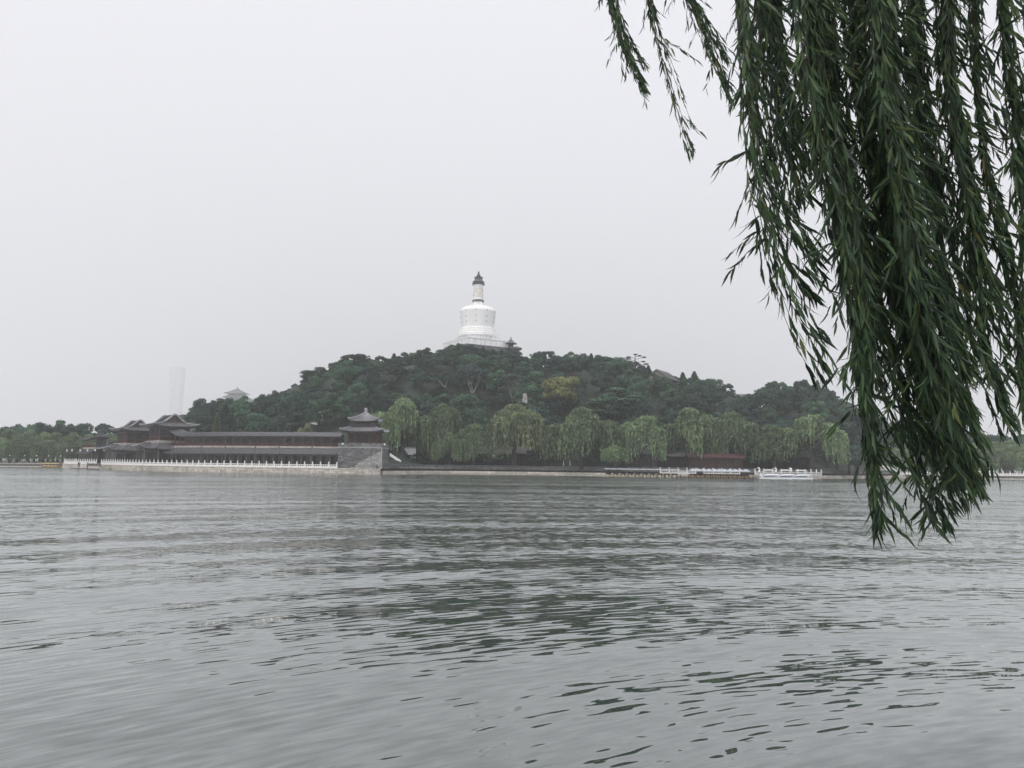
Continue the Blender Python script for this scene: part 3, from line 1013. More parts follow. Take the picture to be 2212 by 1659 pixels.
# dark relief and streaks of the pedestal frieze
mb = MB()
for i in range(26):
    q = 2 * math.pi * i / 26
    mb.M = Matrix.Rotation(q, 4, 'Z')
    mb.box(336 * U, 337.5 * U, -.1, .1, zz(1236), zz(1200))
mb.build('relief', M['white_worn'], st)
o = lath('body', [(262, 1114), (268, 1112), (270, 1100), (280, 1020), (291, 930), (301, 850), (303, 832)], 'white', 64)
smooth_auto(o)
o = lath('shoulder', [(303, 832), (302, 818), (290, 795), (262, 768), (225, 750), (170, 738), (110, 730), (72, 726)], 'white', 64)
smooth_auto(o)
mb = MB()
for i in range(10):
    q = R(-90) + 2 * math.pi * (i - .1) / 10
    mb.M = Matrix.Rotation(q, 4, 'Z')
    for y, rr in ((832, 303), (928, 292), (1012, 281)):
        mb.box(rr * U - .05, rr * U + .12, -.14, .14, zz(y) - .13, zz(y) + .13)
mb.build('iron_boss', M['bronze'], st)
mb = MB(); k = 70 * U; mb.box(-k, k, -k, k, zz(728), zz(656)); mb.build('neck', M['white'], st)
o = lath('collar', [(90, 657), (98, 655), (98, 632), (90, 628)], 'bronze', 32)
for i in range(13):
    y0 = 628 - i * 19.6
    r0 = 95 - i * 1.75
    o = lath('ring', [(r0 - 5, y0), (r0, y0 - 4), (r0 - .5, y0 - 15), (r0 - 4, y0 - 19.4)], 'cream' if 1 < i < 10 else 'white', 32)
    smooth_auto(o, 30)
o = lath('canopy', [(70, 374), (78, 340), (100, 334), (101, 327), (92, 318), (70, 292), (66, 288), (64, 284), (72, 252), (74, 247), (62, 245), (30, 243)], 'bronze', 32)
smooth_auto(o)
for i in range(12):
    q = 2 * math.pi * (i + .25) / 12
    mb = MB(); x, y = 99 * U * math.cos(q), 99 * U * math.sin(q)
    mb.tube([(x, y, zz(330)), (x, y, zz(348))], .04, 5)
    mb.lathe([(.06, zz(346)), (.14, zz(354)), (.2, zz(372)), (.16, zz(374))], 8, x, y)
    mb.build('bell', M['bronze'], o, True)
lath('finial', [(22, 244), (30, 236), (34, 222), (30, 206), (16, 196), (14, 186), (20, 180), (18, 168), (9, 160), (10, 152), (4, 144), (1, 136)], 'bronze', 20)

# little shrine beside it
sp = at((1700 + 1425 / 4.148) / 4, (1050 + 1360 / 4.148) / 4, 286)
sz = zt(sp.x, 286) - .3
sr = thing('hilltop_shrine', (sp.x, 286, sz), 'small dark two-tiered shrine with pointed roof beside the white stupa', 'shrine')
u2 = 286 / FPX / 16.592
z3 = lambda y: at((1700 + 1425 / 4.148) / 4, (1050 + y / 4.148) / 4, 286).z - sz
mb = MB(Matrix.Translation((85 * u2, 0, 0))); mb.box(-62 * u2, 62 * u2, -62 * u2, 62 * u2, 0, z3(1450)); mb.build('wall', M['brick'], sr)
mb = MB(Matrix.Translation((75 * u2, 0, 0))); hip_roof(mb, 105 * u2, 105 * u2, z3(1436), 45 * u2, 45 * u2, z3(1398), .25); mb.build('lower_roof', M['tile'], sr, True)
mb = MB(); mb.lathe([(42 * u2, z3(1445)), (42 * u2, z3(1350))], 8); mb.build('drum', M['wood_brown'], sr)
mb = MB(); mb.lathe([(40 * u2, z3(1350)), (104 * u2, z3(1352)), (100 * u2, z3(1342)), (66 * u2, z3(1325)), (36 * u2, z3(1300)), (12 * u2, z3(1272)), (8 * u2, z3(1268))], 12); mb.build('roof', M['tile'], sr)
mb = MB(); mb.lathe([(9 * u2, z3(1270)), (6 * u2, z3(1258)), (11 * u2, z3(1248)), (9 * u2, z3(1240)), (2 * u2, z3(1236))], 8); mb.build('finial', M['bronze'], sr)


# ------------------------------------------------------------------ tree kinds
def quads_mesh(name, c, ax, sd, L, W, mats):
    """leaf-sized rhombic faces: centres c, long axes ax, side axes sd"""
    n = len(c)
    L = np.broadcast_to(L, (n,))[:, None]; W = np.broadcast_to(W, (n,))[:, None]
    v = np.stack([c - ax * L * .5, c + sd * W * .5 + ax * L * .05, c + ax * L * .5, c - sd * W * .5 - ax * L * .05], 1).reshape(-1, 3)
    me = bpy.data.meshes.new(name)
    me.vertices.add(4 * n); me.loops.add(4 * n); me.polygons.add(n)
    me.vertices.foreach_set('co', v.astype(np.float32).ravel())
    me.loops.foreach_set('vertex_index', np.arange(4 * n, dtype=np.int32))
    me.polygons.foreach_set('loop_start', np.arange(0, 4 * n, 4, dtype=np.int32))
    me.polygons.foreach_set('loop_total', np.full(n, 4, dtype=np.int32))
    me.update(calc_edges=True)
    for m_ in mats: me.materials.append(m_)
    return me


def unit(v):
    return v / (np.linalg.norm(v, axis=1, keepdims=True) + 1e-9)


def rand_dirs(n):
    return unit(rng.normal(size=(n, 3)))


def frame_for(nrm):
    t = rand_dirs(len(nrm))
    ax = unit(np.cross(nrm, t))
    return ax, np.cross(nrm, ax)


def broadleaf(nlobes=34, n=6400, leaf=0.46, rx=3.7, rz=4.1, zc=5.3, lob=(.75, 1.55)):
    cs, rs = [], []
    while len(cs) < nlobes:
        d = rng.normal(size=3); d /= np.linalg.norm(d)
        if d[2] < -.62: continue
        rad = .62 + .38 * rng.random()
        cs.append([d[0] * rad * rx, d[1] * rad * rx, zc + d[2] * rad * rz]); rs.append(rng.uniform(*lob))
    cs, rs = np.array(cs), np.array(rs)
    k = rng.choice(nlobes, n, p=rs ** 2 / (rs ** 2).sum())
    d = rand_dirs(n); d[:, 2] = np.where(d[:, 2] < -.35, -d[:, 2], d[:, 2])
    c = cs[k] + d * rs[k][:, None] * np.array([1, 1, .85]) * (0.70 + .42 * rng.random(n) ** 1.5)[:, None]
    nr = unit(d + rng.normal(size=(n, 3)) * .6)
    ax, sd = frame_for(nr)
    c[:, 2] *= 10.0 / c[:, 2].max()
    s = leaf * rng.uniform(.6, 1.35, n)
    return c, ax, sd, s, s * .72


BLV = [dict(), dict(rx=3.2, rz=4.5, nlobes=30), dict(rx=4.0, rz=3.7, nlobes=42, lob=(.6, 1.25)), dict(nlobes=24, lob=(.9, 1.9)), dict(rx=3.5, rz=4.3, nlobes=46, lob=(.5, 1.15)), dict(rx=4.1, rz=4.0, nlobes=28, lob=(.7, 1.8))]


def padpine(npads=20, n=4200):
    cs, rs = [], []
    for i in range(npads):
        t = i / (npads - 1)
        z = 3.2 + 6.4 * t
        rr = 4.6 * (1 - t) ** .6 + .5
        q = rng.uniform(0, 2 * math.pi); ro_ = rr * math.sqrt(rng.random()) * .95
        cs.append([ro_ * math.cos(q), ro_ * math.sin(q), z]); rs.append(rng.uniform(1.0, 2.1) * (1 - .35 * t))
    cs, rs = np.array(cs), np.array(rs)
    k = rng.choice(npads, n, p=rs ** 2 / (rs ** 2).sum())
    d = rand_dirs(n); d[:, 2] = np.abs(d[:, 2]) * .9 - .1
    c = cs[k] + d * rs[k][:, None] * np.array([1.1, 1.1, .42]) * (.55 + .5 * rng.random(n))[:, None]
    nr = unit(d * np.array([.5, .5, 1]) + np.array([0, 0, .5]) + rng.normal(size=(n, 3)) * .4)
    ax, sd = frame_for(nr)
    c[:, 2] *= 10.0 / c[:, 2].max()
    s = .5 * rng.uniform(.6, 1.3, n)
    return c, ax, sd, s, s * .6


def conical(n=3600, w_=2.6):
    t = rng.random(n) ** .75
    q = rng.uniform(0, 2 * math.pi, n)
    lob = 1 + .22 * np.sin(q * 5 + t * 17) + .14 * np.sin(q * 9 - t * 31)
    r_ = w_ * (1 - t) ** .75 * lob * (.55 + .5 * rng.random(n)) + .1
    c = np.stack([r_ * np.cos(q), r_ * np.sin(q), .9 + 9.1 * t], 1)
    out = np.stack([np.cos(q), np.sin(q), np.full(n, .8)], 1)
    ax = unit(out + rng.normal(size=(n, 3)) * .35)
    sd = unit(np.cross(ax, rand_dirs(n)))
    s = .6 * rng.uniform(.6, 1.3, n)
    c[:, 2] *= 10.0 / c[:, 2].max()
    return c, ax, sd, s, s * .45


def weeping(nstr=1150, ncap=2300, spread=4.6):
    C, AX, SD, LL, WW = [], [], [], [], []
    # boughs the curtains hang from
    nb_ = 13
    bq = rng.uniform(0, 2 * math.pi, nb_); br = spread * np.sqrt(rng.random(nb_)) * .82
    bz = 9.4 - 3.4 * (br / spread) ** 1.7 - rng.random(nb_) * .9
    bz[0], br[0] = 9.3, .4
    bs = rng.uniform(1.0, 1.9, nb_)
    for i in range(nstr):
        k = rng.integers(nb_)
        q = rng.uniform(0, 2 * math.pi); ro_ = bs[k] * math.sqrt(rng.random())
        x = br[k] * math.cos(bq[k]) + ro_ * math.cos(q); y = br[k] * math.sin(bq[k]) + ro_ * math.sin(q)
        z = bz[k] + .55 * math.sqrt(max(0, 1 - (ro_ / bs[k]) ** 2)) * bs[k] * .8
        ln = rng.uniform(1.5, 6.2) * (.55 + .5 * (math.hypot(x, y) / spread))
        ln = min(ln, z - 1.1)
        nseg = max(3, int(ln / .42))
        dx, dy = x / spread * .5, y / spread * .5
        for j in range(nseg):
            t = (j + .5) / nseg
            C.append((x + dx * math.sqrt(t) + rng.normal() * .05, y + dy * math.sqrt(t) + rng.normal() * .05, z - ln * t))
            a_ = np.array([rng.normal() * .16 + dx * .2, rng.normal() * .16 + dy * .2, -1.0]); AX.append(a_ / np.linalg.norm(a_))
            LL.append(.66 * rng.uniform(.7, 1.25)); WW.append(.27 * rng.uniform(.6, 1.4) * (1.15 - .5 * t))
    ax = np.array(AX); sd = unit(np.cross(ax, rand_dirs(len(ax))))
    k = rng.integers(0, nb_, ncap)
    d = rand_dirs(ncap); d[:, 2] = np.abs(d[:, 2])
    cc = np.stack([br[k] * np.cos(bq[k]), br[k] * np.sin(bq[k]), bz[k]], 1) + d * bs[k][:, None] * np.array([1, 1, .62]) * (.8 + .3 * rng.random(ncap))[:, None]
    a2 = unit(d * np.array([1, 1, .3]) + np.array([0, 0, -.7]) + rng.normal(size=(ncap, 3)) * .4); s2 = unit(np.cross(a2, rand_dirs(ncap)))
    c = np.concatenate([np.array(C), cc]); ax = np.concatenate([ax, a2]); sd = np.concatenate([sd, s2])
    L = np.concatenate([np.array(LL), .6 * rng.uniform(.6, 1.2, ncap)]); W = np.concatenate([np.array(WW), .28 * rng.uniform(.6, 1.2, ncap)])
    c[:, 2] *= 10.0 / c[:, 2].max()
    return c, ax, sd, L, W


def trunk_mesh(name, mat, h=6.5, r0=.32, limbs=5, spread=2.6, lean=.3, seed=0):
    rd_ = random.Random(seed)
    mb = MB()
    pts = [Vector((0, 0, -.6)), Vector((rd_.uniform(-lean, lean) * .4, rd_.uniform(-lean, lean) * .4, h * .35)), Vector((rd_.uniform(-lean, lean), rd_.uniform(-lean, lean), h * .7)), Vector((rd_.uniform(-lean, lean), rd_.uniform(-lean, lean), h))]
    mb.tube(pts, [r0 * 1.25, r0 * .85, r0 * .55, r0 * .2], 7)
    for i in range(limbs):
        q = 2 * math.pi * (i + rd_.random() * .6) / limbs
        b0 = pts[1].lerp(pts[3], rd_.uniform(0.05, .7))
        e_ = b0 + Vector((math.cos(q) * spread * rd_.uniform(.6, 1.1), math.sin(q) * spread * rd_.uniform(.6, 1.1), h * rd_.uniform(.12, .34)))
        m_ = b0.lerp(e_, .5) + Vector((0, 0, .3))
        mb.tube([b0, m_, e_], [r0 * .42, r0 * .28, r0 * .09], 5)
    me = mb.mesh(name); me.materials.append(mat)
    return me


def lacebark(seed):
    """pale forking limbs with thin tufts of needles at their ends"""
    rd_ = random.Random(seed)
    mb = MB(); tips = []

    def grow(p, d, ln, r_, depth):
        pts, rad = [p], [r_]
        for j in range(3):
            d = (d + Vector((rd_.uniform(-.3, .3), rd_.uniform(-.3, .3), rd_.uniform(-.05, .22)))).normalized()
            p = p + d * ln / 3
            pts.append(p); rad.append(r_ * (1 - .18 * (j + 1)))
        mb.tube(pts, [q * 1.15 for q in rad], 5)
        if depth == 0:
            tips.append(p); return
        if depth < 3: tips.append(p)
        for j in range(2 if depth > 1 else 3):
            q = rd_.uniform(0, 2 * math.pi)
            nd = (d + Vector((math.cos(q), math.sin(q), rd_.uniform(-.15, .5))) * .75).normalized()
            grow(p, nd, ln * rd_.uniform(.62, .85), r_ * .6, depth - 1)
    for i in range(3):
        q = 2 * math.pi * i / 3 + rd_.uniform(-.4, .4)
        grow(Vector((0, 0, 1.0)), Vector((math.cos(q) * .5, math.sin(q) * .5, .8)).normalized(), 2.9, .24, 3)
    mb.tube([(0, 0, -.6), (0, 0, 1.15)], [.4, .3], 7)
    me = mb.mesh('trunk'); me.materials.append(M['bark_pale'])
    tp_ = np.array([tuple(t) for t in tips])
    n = 2000
    k = rng.integers(0, len(tp_), n)
    d = rand_dirs(n)
    c = tp_[k] + d * np.array([1.0, 1.0, .6]) * rng.uniform(.3, 1.15, n)[:, None]
    ax, sd = frame_for(unit(d + np.array([0, 0, .6])))
    top = c[:, 2].max()
    c[:, 2] *= 10 / top
    for v in me.vertices: v.co.z *= 10 / top
    s = .5 * rng.uniform(.5, 1.2, n)
    return me, (c, ax, sd, s, s * .55)


KINDS = {}


def kind(name, maker, count, mat, tr_args, bark='bark'):
    KINDS[name] = []
    for i in range(count):
        c, ax, sd, L, W = maker(**BLV[i]) if maker is broadleaf else maker()
        cr = quads_mesh('crown', c, ax, sd, L, W, [M[mat]])
        tm = trunk_mesh('trunk', M[bark], seed=i * 7 + len(name), **tr_args)
        KINDS[name].append((tm, cr))


kind('broadleaf_tree', broadleaf, 6, 'leaf_dark', dict(h=7.0, spread=2.6))
kind('pine_tree', padpine, 3, 'leaf_pine', dict(h=8.6, spread=2.4, limbs=7, r0=.24))
kind('cypress_tree', conical, 3, 'leaf_dark', dict(h=8.0, spread=1.0, limbs=4, r0=.2))
kind('willow_tree', weeping, 4, 'leaf_willow', dict(h=7.4, spread=3.0, limbs=6, r0=.36, lean=.5))
KINDS['lacebark_pine'] = []
for i in range(2):
    tm, q = lacebark(20 + i)
    KINDS['lacebark_pine'].append((tm, quads_mesh('crown', *q, [M['leaf_pine']])))


def tree(kd, x, y, z, h, wd, label, group=None, mat=None, var=None):
    tm, cr = KINDS[kd][random.randrange(len(KINDS[kd])) if var is None else var]
    base = 5.4 if kd == 'cypress_tree' else 10.0
    r = thing(kd, (x, y, z), label, 'tree', group, random.uniform(0, 6.28))
    r.scale = (wd / base, wd / base, h / 10.0)
    inst('trunk', tm, r)
    o = inst('crown', cr, r)
    if mat:
        o.material_slots[0].link = 'OBJECT'
        o.material_slots[0].material = M[mat]
    return r


ORDN = ['first', 'second', 'third', 'fourth', 'fifth', 'sixth', 'seventh', 'eighth', 'ninth', 'tenth', 'eleventh', 'twelfth', 'thirteenth', 'fourteenth', 'fifteenth', 'sixteenth', 'seventeenth', 'eighteenth', 'nineteenth', 'twentieth']


def nth(i, n):
    if n == 1: return ''
    if i == 0: return 'leftmost'
    if i == n - 1: return 'rightmost'
    return ORDN[i] + ' from left' if i < n / 2 else ORDN[n - 1 - i] + ' from right'


def plant(items):
    """items: (sort key, args before label, phrase, group, mat); gives each tree of a phrase its own place in the label"""
    by = {}
    for it in items: by.setdefault(it[2], []).append(it)
    for ph, its in by.items():
        its.sort(key=lambda q: q[0])
        for i, it in enumerate(its):
            pl = nth(i, len(its))
            tree(*it[1], (pl + (' of the ' if len(its) > 1 else '') + ph + ('s' if False else '')).strip(), it[3], it[4])


# --- shore willows (survey: centre x, top y, width, depth, label)
WILL = [(872, 858, 112, 214, 'tall pale green willow beside the stone tower, double trunk, its crown above the white wall', 0),
        (958, 872, 96, 217, 'broad willow with ragged crown right of the tall willow beside the stone tower', 1),
        (972, 934, 62, 212, 'low dark willow drooping over the shore left of the shaded hall', None),
        (1024, 915, 72, 213, 'small round willow directly in front of the shaded waterside hall', 2),
        (1112, 873, 118, 214, 'yellowish green willow with full round crown over the shaded hall', 3),
        (1256, 880, 124, 212, 'big willow standing alone with curtains to the ground, behind the two walkers in white', 0),
        (1327, 962, 58, 208, 'young low willow at the bank behind the first moored boats', 1),
        (1384, 897, 92, 212, 'medium willow in front of the grey lakeside halls', 2),
        (1490, 881, 116, 214, 'tallest willow left of the red boathouse roof', 3),
        (1580, 890, 116, 216, 'wide willow overhanging the red boathouse', 1),
        (1672, 917, 84, 213, 'lower willow just right of the red boathouse', 2),
        (1752, 895, 118, 214, 'wide willow behind the white swan boats', 0)]
for cx, ty, wd, Y, lb, va in WILL:
    p = at(cx * D, ty * D, Y)
    z0 = 2.2
    tree('willow_tree', p.x, Y, z0, p.z - z0, wd * D * Y / FPX * 1.22, lb, 'willows along the island shore', 'leaf_bright' if cx == 1112 else None, va)

# --- shrubs filling the dark gaps along the bank
SHRUB = [(905, 975), (935, 968), (1000, 972), (1062, 976), (1150, 966), (1176, 958), (1186, 972), (1290, 975), (1345, 958), (1428, 968), (1640, 970), (1655, 955), (1700, 975), (1808, 968), (1832, 962), (1850, 975)]
items_ = []
for cx, ty in SHRUB:
    Y = 221.0 if ty < 970 else 217.5
    p = at(cx * D, ty * D, Y)
    items_.append((cx, ('broadleaf_tree', p.x, Y, 1.6, p.z - 1.6, random.uniform(7, 11)), 'low dark shrubs between the shore willows', 'shrubs along the island shore', None))
plant(items_)

# --- named trees on the hill
NAMED = [('broadleaf_tree', 1213, 812, 92, 252, 'rounded tree covered in yellow blossom on the right slope of the hill', 'leaf_yellow'),
         ('cypress_tree', 470, 893, 30, 226, 'light green conical cypress behind the left end of the long gallery', 'leaf_bright'),
         ('broadleaf_tree', 622, 918, 50, 222, 'light green bush-like tree above the middle of the gallery roof', 'leaf_bright'),
         ('broadleaf_tree', 660, 914, 46, 221, 'yellow green bush-like tree above the gallery roof, nearer the tower', 'leaf_bright'),
         ('lacebark_pine', 852, 790, 90, 258, 'pale-barked pine with fanned white limbs on the slope left below the stupa', None),
         ('lacebark_pine', 906, 792, 72, 262, 'pale-barked pine with bent limbs, second of those left below the stupa', None),
         ('lacebark_pine', 962, 800, 72, 259, 'pale-barked pine with thin upright limbs straight below the stupa', None),
         ('lacebark_pine', 1022, 784, 74, 256, 'tall pale-barked pine whose white trunk shows most, right below the stupa', None),
         ('lacebark_pine', 1108, 806, 72, 256, 'pale-barked pine with leaning bare trunk on the right below the stupa', None),
         ('pine_tree', 1335, 838, 150, 244, 'large layered pine, lightest of the flat-topped pines on the right slope', 'leaf_mid'),
         ('broadleaf_tree', 765, 764, 78, 280, 'bright green rounded tree on the skyline, highest left shoulder of the hill', 'leaf_mid'),
         ('broadleaf_tree', 690, 792, 76, 278, 'rounded green tree stepping down the left skyline below the bright one', 'leaf_mid'),
         ('broadleaf_tree', 1845, 884, 70, 226, 'dark rounded tree right of the willows at the end of the island shore', 'leaf_dark'),
         ('broadleaf_tree', 1010, 850, 90, 236, 'green feathery tree between the tall shore willows and the pale-barked pines', 'leaf_mid'),
         ('broadleaf_tree', 1330, 772, 86, 282, 'loose green tree on the skyline left of the lone pine', 'leaf_mid')]
for kd, cx, ty, wd, Y, lb, mt in NAMED:
    p = at(cx * D, ty * D, Y)
    z0 = zt(p.x, Y) if Y > 228 else 2.0
    z0 = min(z0, p.z - 6.5)
    tree(kd, p.x, Y, z0, p.z - z0, wd * D * Y / FPX * 1.1, lb, None, mt)

# lone skyline pine and its small companion
for cx, ty, wd, lb, sd_ in ((1372, 764, 48, 'lone open pine with flat tufts standing out against the sky', 5), (1350, 778, 28, 'thin small pine just left of the lone skyline pine', 9)):
    p = at(cx * D, ty * D, 284)
    z0 = min(zt(p.x, 284), p.z - 9)
    r = thing('pine_tree', (p.x, 284, z0), lb, 'tree')
    h = p.z - z0
    wm_ = wd * D * 284 / FPX
    rd_ = random.Random(sd_)
    mb = MB()
    mb.tube([(0, 0, 0), (.2, 0, h * .5), (-.1, 0, h * .8), (.1, 0, h * .96)], [.25, .2, .14, .06], 6)
    C, Rr = [], []
    for i in range(9):
        t = .52 + .45 * i / 8
        s_ = 1 if i % 2 else -1
        e_ = Vector((s_ * wm_ * .5 * rd_.uniform(.45, 1) * (1.15 - .75 * (t - .5)), rd_.uniform(-1, 1) * wm_ * .3, h * t + .25))
        if i == 8: e_ = Vector((.1, 0, h * .97))
        mb.tube([(0, 0, h * t - .3), tuple(e_)], [.09, .04], 5)
        C.append(e_); Rr.append(rd_.uniform(.6, 1.0))
    mb.build('trunk', M['bark'], r)
    n = 900
    k = rng.integers(0, 9, n)
    d = rand_dirs(n)
    c = np.array([tuple(q) for q in C])[k] + d * np.array([1.35, 1.2, .42]) * (np.array(Rr)[k] * (.5 + .5 * rng.random(n)))[:, None]
    ax, sd2 = frame_for(unit(d + np.array([0, 0, .7])))
    o = link('crown', quads_mesh('crown', c, ax, sd2, .42, .26, [M['leaf_dark']]), None, r)

# --- skyline trees along the ridge
items = []
for cx in range(416, 1960, 24):
    cx = cx + random.uniform(-6, 6)
    if 1425 < cx < 1452: continue
    ty = float(np.interp(cx, [a for a, b in SKY_D], [b for a, b in SKY_D])) + random.uniform(-8, 2)
    if 975 < cx < 1125: ty = float(np.interp(cx, [975, 1000, 1030, 1060, 1125], [741, 741, 747, 752, 757])) + random.uniform(-1, 3)
    Y = RIDGE_Y - 7 + random.uniform(-5, 3)
    if 985 < cx < 1125: Y = 276
    if cx > 1600 or cx < 600: Y -= 10
    p = at(cx * D, ty * D, Y)
    z0 = min(zt(p.x, Y), p.z - random.uniform(7.5, 9.5))
    kd = random.choices(['broadleaf_tree', 'cypress_tree', 'pine_tree'], [.77, .2, .03])[0]
    mt = random.choices([None, 'leaf_mid'], [.6, .4])[0]
    wd = random.uniform(6.8, 9.6) if kd != 'cypress_tree' else random.uniform(4.2, 5.4)
    what = {'broadleaf_tree': 'round trees', 'cypress_tree': 'pointed cypresses', 'pine_tree': 'flat-tiered pines'}[kd]
    side = 'skyline left of the stupa' if cx < 985 else 'crest below the stupa' if cx < 1125 else 'skyline right of the stupa' if cx < 1560 else 'hill\'s low right shoulder'
    items.append((cx, (kd, p.x, Y, z0, p.z - z0, wd), f'{what} on the {side}', 'skyline trees of the island hill', mt))
for cx in range(428, 1955, 22):
    if 975 < cx < 1125: continue
    Y = RIDGE_Y - 2 - (9 if cx > 1600 or cx < 600 else 0)
    p = at(cx * D, (float(np.interp(cx, [a for a, b in SKY_D], [b for a, b in SKY_D])) + random.uniform(5, 10)) * D, Y)
    z0 = min(zt(p.x, Y) - 1.5, p.z - 6.5)
    side = 'near the hazy pavilion' if cx < 700 else 'left of the stupa' if cx < 985 else 'right of the shrine' if cx < 1330 else 'near the lone pine' if cx < 1600 else 'at the low right end'
    items.append((cx, ('broadleaf_tree', p.x, Y, z0, p.z - z0, random.uniform(7, 9)), f'lower trees behind the crest {side}', 'skyline trees of the island hill', None))
for cx in range(978, 1112, 11):
    Y = 279.5 + random.uniform(-1, 1)
    p = at(cx * D, (float(np.interp(cx, [975, 1000, 1030, 1060, 1125], [743, 743, 751, 756, 759])) + random.uniform(-1, 2)) * D, Y)
    z0 = min(zt(p.x, Y), p.z - 6)
    items.append((cx, ('broadleaf_tree', p.x, Y, z0, p.z - z0, random.uniform(7, 9)), 'thick trees hugging the stupa terrace', 'skyline trees of the island hill', None))
plant(items)

# --- trees covering the slopes
cands = []
y = 226.0
while y < 282:
    x = -92 + random.uniform(0, 6)
    while x < 150:
        cands.append((x + random.uniform(-2.2, 2.2), y + random.uniform(-2.5, 2.5)))
        x += random.uniform(7.2, 9.6)
    y += 8.2
slope_items = []
skpx = [a * D for a, b in SKY_D]; skpy = [b * D for a, b in SKY_D]
for x, y in cands:
    if y < shore_y(x) + 15: continue
    px = 512 + x / y * FPX
    if px < 196 or px > 905: continue
    z = zt(x, y)
    h = random.uniform(7.5, 11.5)
    # stay under the sight line of the skyline
    ztop = at(px, float(np.interp(px, skpx, skpy)) + 4, y).z
    if z + h > ztop: h = ztop - z
    low = 825 < px / D < 1135 and y < 256 and z + h > at(px, 850 * D, y).z
    if low: h = min(h, max(random.uniform(3.4, 5.0), at(px, 850 * D, y).z - z))
    if h < 4.5 and not low: continue
    dcol = px / D
    if dcol < 720: kd = random.choices(['broadleaf_tree', 'cypress_tree'], [.75, .25])[0]
    elif dcol < 1150: kd = random.choices(['broadleaf_tree', 'pine_tree', 'cypress_tree'], [.65, .2, .15])[0]
    elif dcol < 1560: kd = random.choices(['broadleaf_tree', 'pine_tree'], [.68, .32])[0]
    else: kd = 'broadleaf_tree' if random.random() < .85 else 'pine_tree'
    what = {'broadleaf_tree': 'dark round trees', 'cypress_tree': 'dark cypresses', 'pine_tree': 'flat-tiered pines'}[kd]
    zone = [z_ for lim, z_ in ((520, 'by the far left gallery end'), (620, 'behind the left gallery half'), (735, 'behind the right gallery half'),
                               (850, 'above the stone tower'), (960, 'among the left pale-barked pines'), (1060, 'straight below the stupa'), (1165, 'below the little shrine'),
                               (1270, 'round the yellow tree'), (1400, 'below the lone pine'), (1490, 'above the tallest willow'), (1600, 'above the red boathouse'),
                               (1720, 'right of the red boathouse'), (3000, 'above the swan boats')) if dcol < lim][0]
    hgt = 'low' if y < 245 else 'mid-slope' if y < 264 else 'high'
    wd = random.uniform(.95, 1.25) * min(max(h, 6.5), 10) if kd != 'cypress_tree' else random.uniform(4.5, 6)
    if low: wd = random.uniform(8.5, 11)
    slope_items.append((px, (kd, x, y, z, h, wd), f'{hgt} {what} {zone}', 'trees covering the slopes of the island hill', random.choices([None, 'leaf_mid'], [.58, .42])[0]))
plant(slope_items)

# --- far banks
def far_rows(px0, px1, top, Yw, side, step=6.0):
    items = []
    for Y, kd, add, hh in ((Yw + 3, 'willow_tree', 17, 1), (Yw + 8, 'willow_tree', 9, 1), (Yw + 14, 'broadleaf_tree', 1, 1), (Yw + 20, 'broadleaf_tree', -1, 1), (Yw + 24, 'broadleaf_tree', 18, 1)):
        x = xat(px0, Y) + random.uniform(0, 3)
        while x < xat(px1, Y):
            px = 512 + x / Y * FPX
            p = at(px, float(np.interp(px, [a for a, b in top], [b for a, b in top])) + add + random.uniform(-1.5, 3), Y)
            row = {3: 'front willows on the far', 8: 'second-row willows on the far', 14: 'dark round trees behind the far', 20: 'farthest trees behind the far', 24: 'low trees behind the far'}[round(Y - Yw)]
            items.append((x, (kd, x, Y, .9, p.z - .9 + (random.uniform(-1.6, .8) if kd[0] == 'b' else 0), random.uniform(11, 16) if kd[0] == 'b' else random.uniform(9.5, 12.5)), f'{row} {side} bank', f'trees of the far {side} bank', 'leaf_mid' if (kd[0] == 'b' and random.random() < .3) else None))
            x += random.uniform(.75, 1.2) * step * (1.15 if kd[0] == 'b' else 1.0)
    plant(items)


far_rows(-40, 205, [(-60, 418), (0, 419), (60, 421), (100, 425), (210, 428)], 262.5, 'left')
far_rows(845, 1075, [(840, 424), (900, 428), (950, 432), (1000, 430), (1100, 430)], 262.5, 'right')

# ------------------------------------------------------------------ right-hand bank of the island
rb = sub(SHORE, 384.5, 905)
bank = thing('stone_bank', rb[0], 'low pale stone ledge with a dark retaining wall behind, running along the wooded shore', 'wall')
O = Vector(rb[0]); lr = [p - O for p in rb]
mb = MB(); ribbon(mb, lr, rect(.2, 2.6, -.5, .78)); mb.build('ledge', M['stone'], bank)
q = stones(lr, -.3, .86, 2, 1.4, 4.2, .12, .4, .03, 8).build('stone', M['stone'], bank); q['kind'] = 'stuff'
mb = MB(); ribbon(mb, lr, [(2.0, .7), (5.0, .7), (5.0, 2.2), (2.9, 2.2)]); mb.build('retaining_wall', M['stone_dark'], bank)
mb = MB(); ribbon(mb, lr, rect(2.7, 3.5, 2.21, 2.36)); mb.build('coping', M['brick'], bank)
bb = offset(rb, .7)
balustrade('stone_balustrade', sub(bb, 660, 700), .86, 'short white balustrade between the two rows of moored boats', 2.2, 1.6)
balustrade('stone_balustrade', sub(bb, 700.5, 742), .86, 'white balustrade behind the boats with pointed awnings, below the red boathouse', 2.2, 1.6)
balustrade('stone_balustrade', sub(bb, 753, 822), .86, 'white balustrade standing behind the swan boats', 2.2, 1.6)


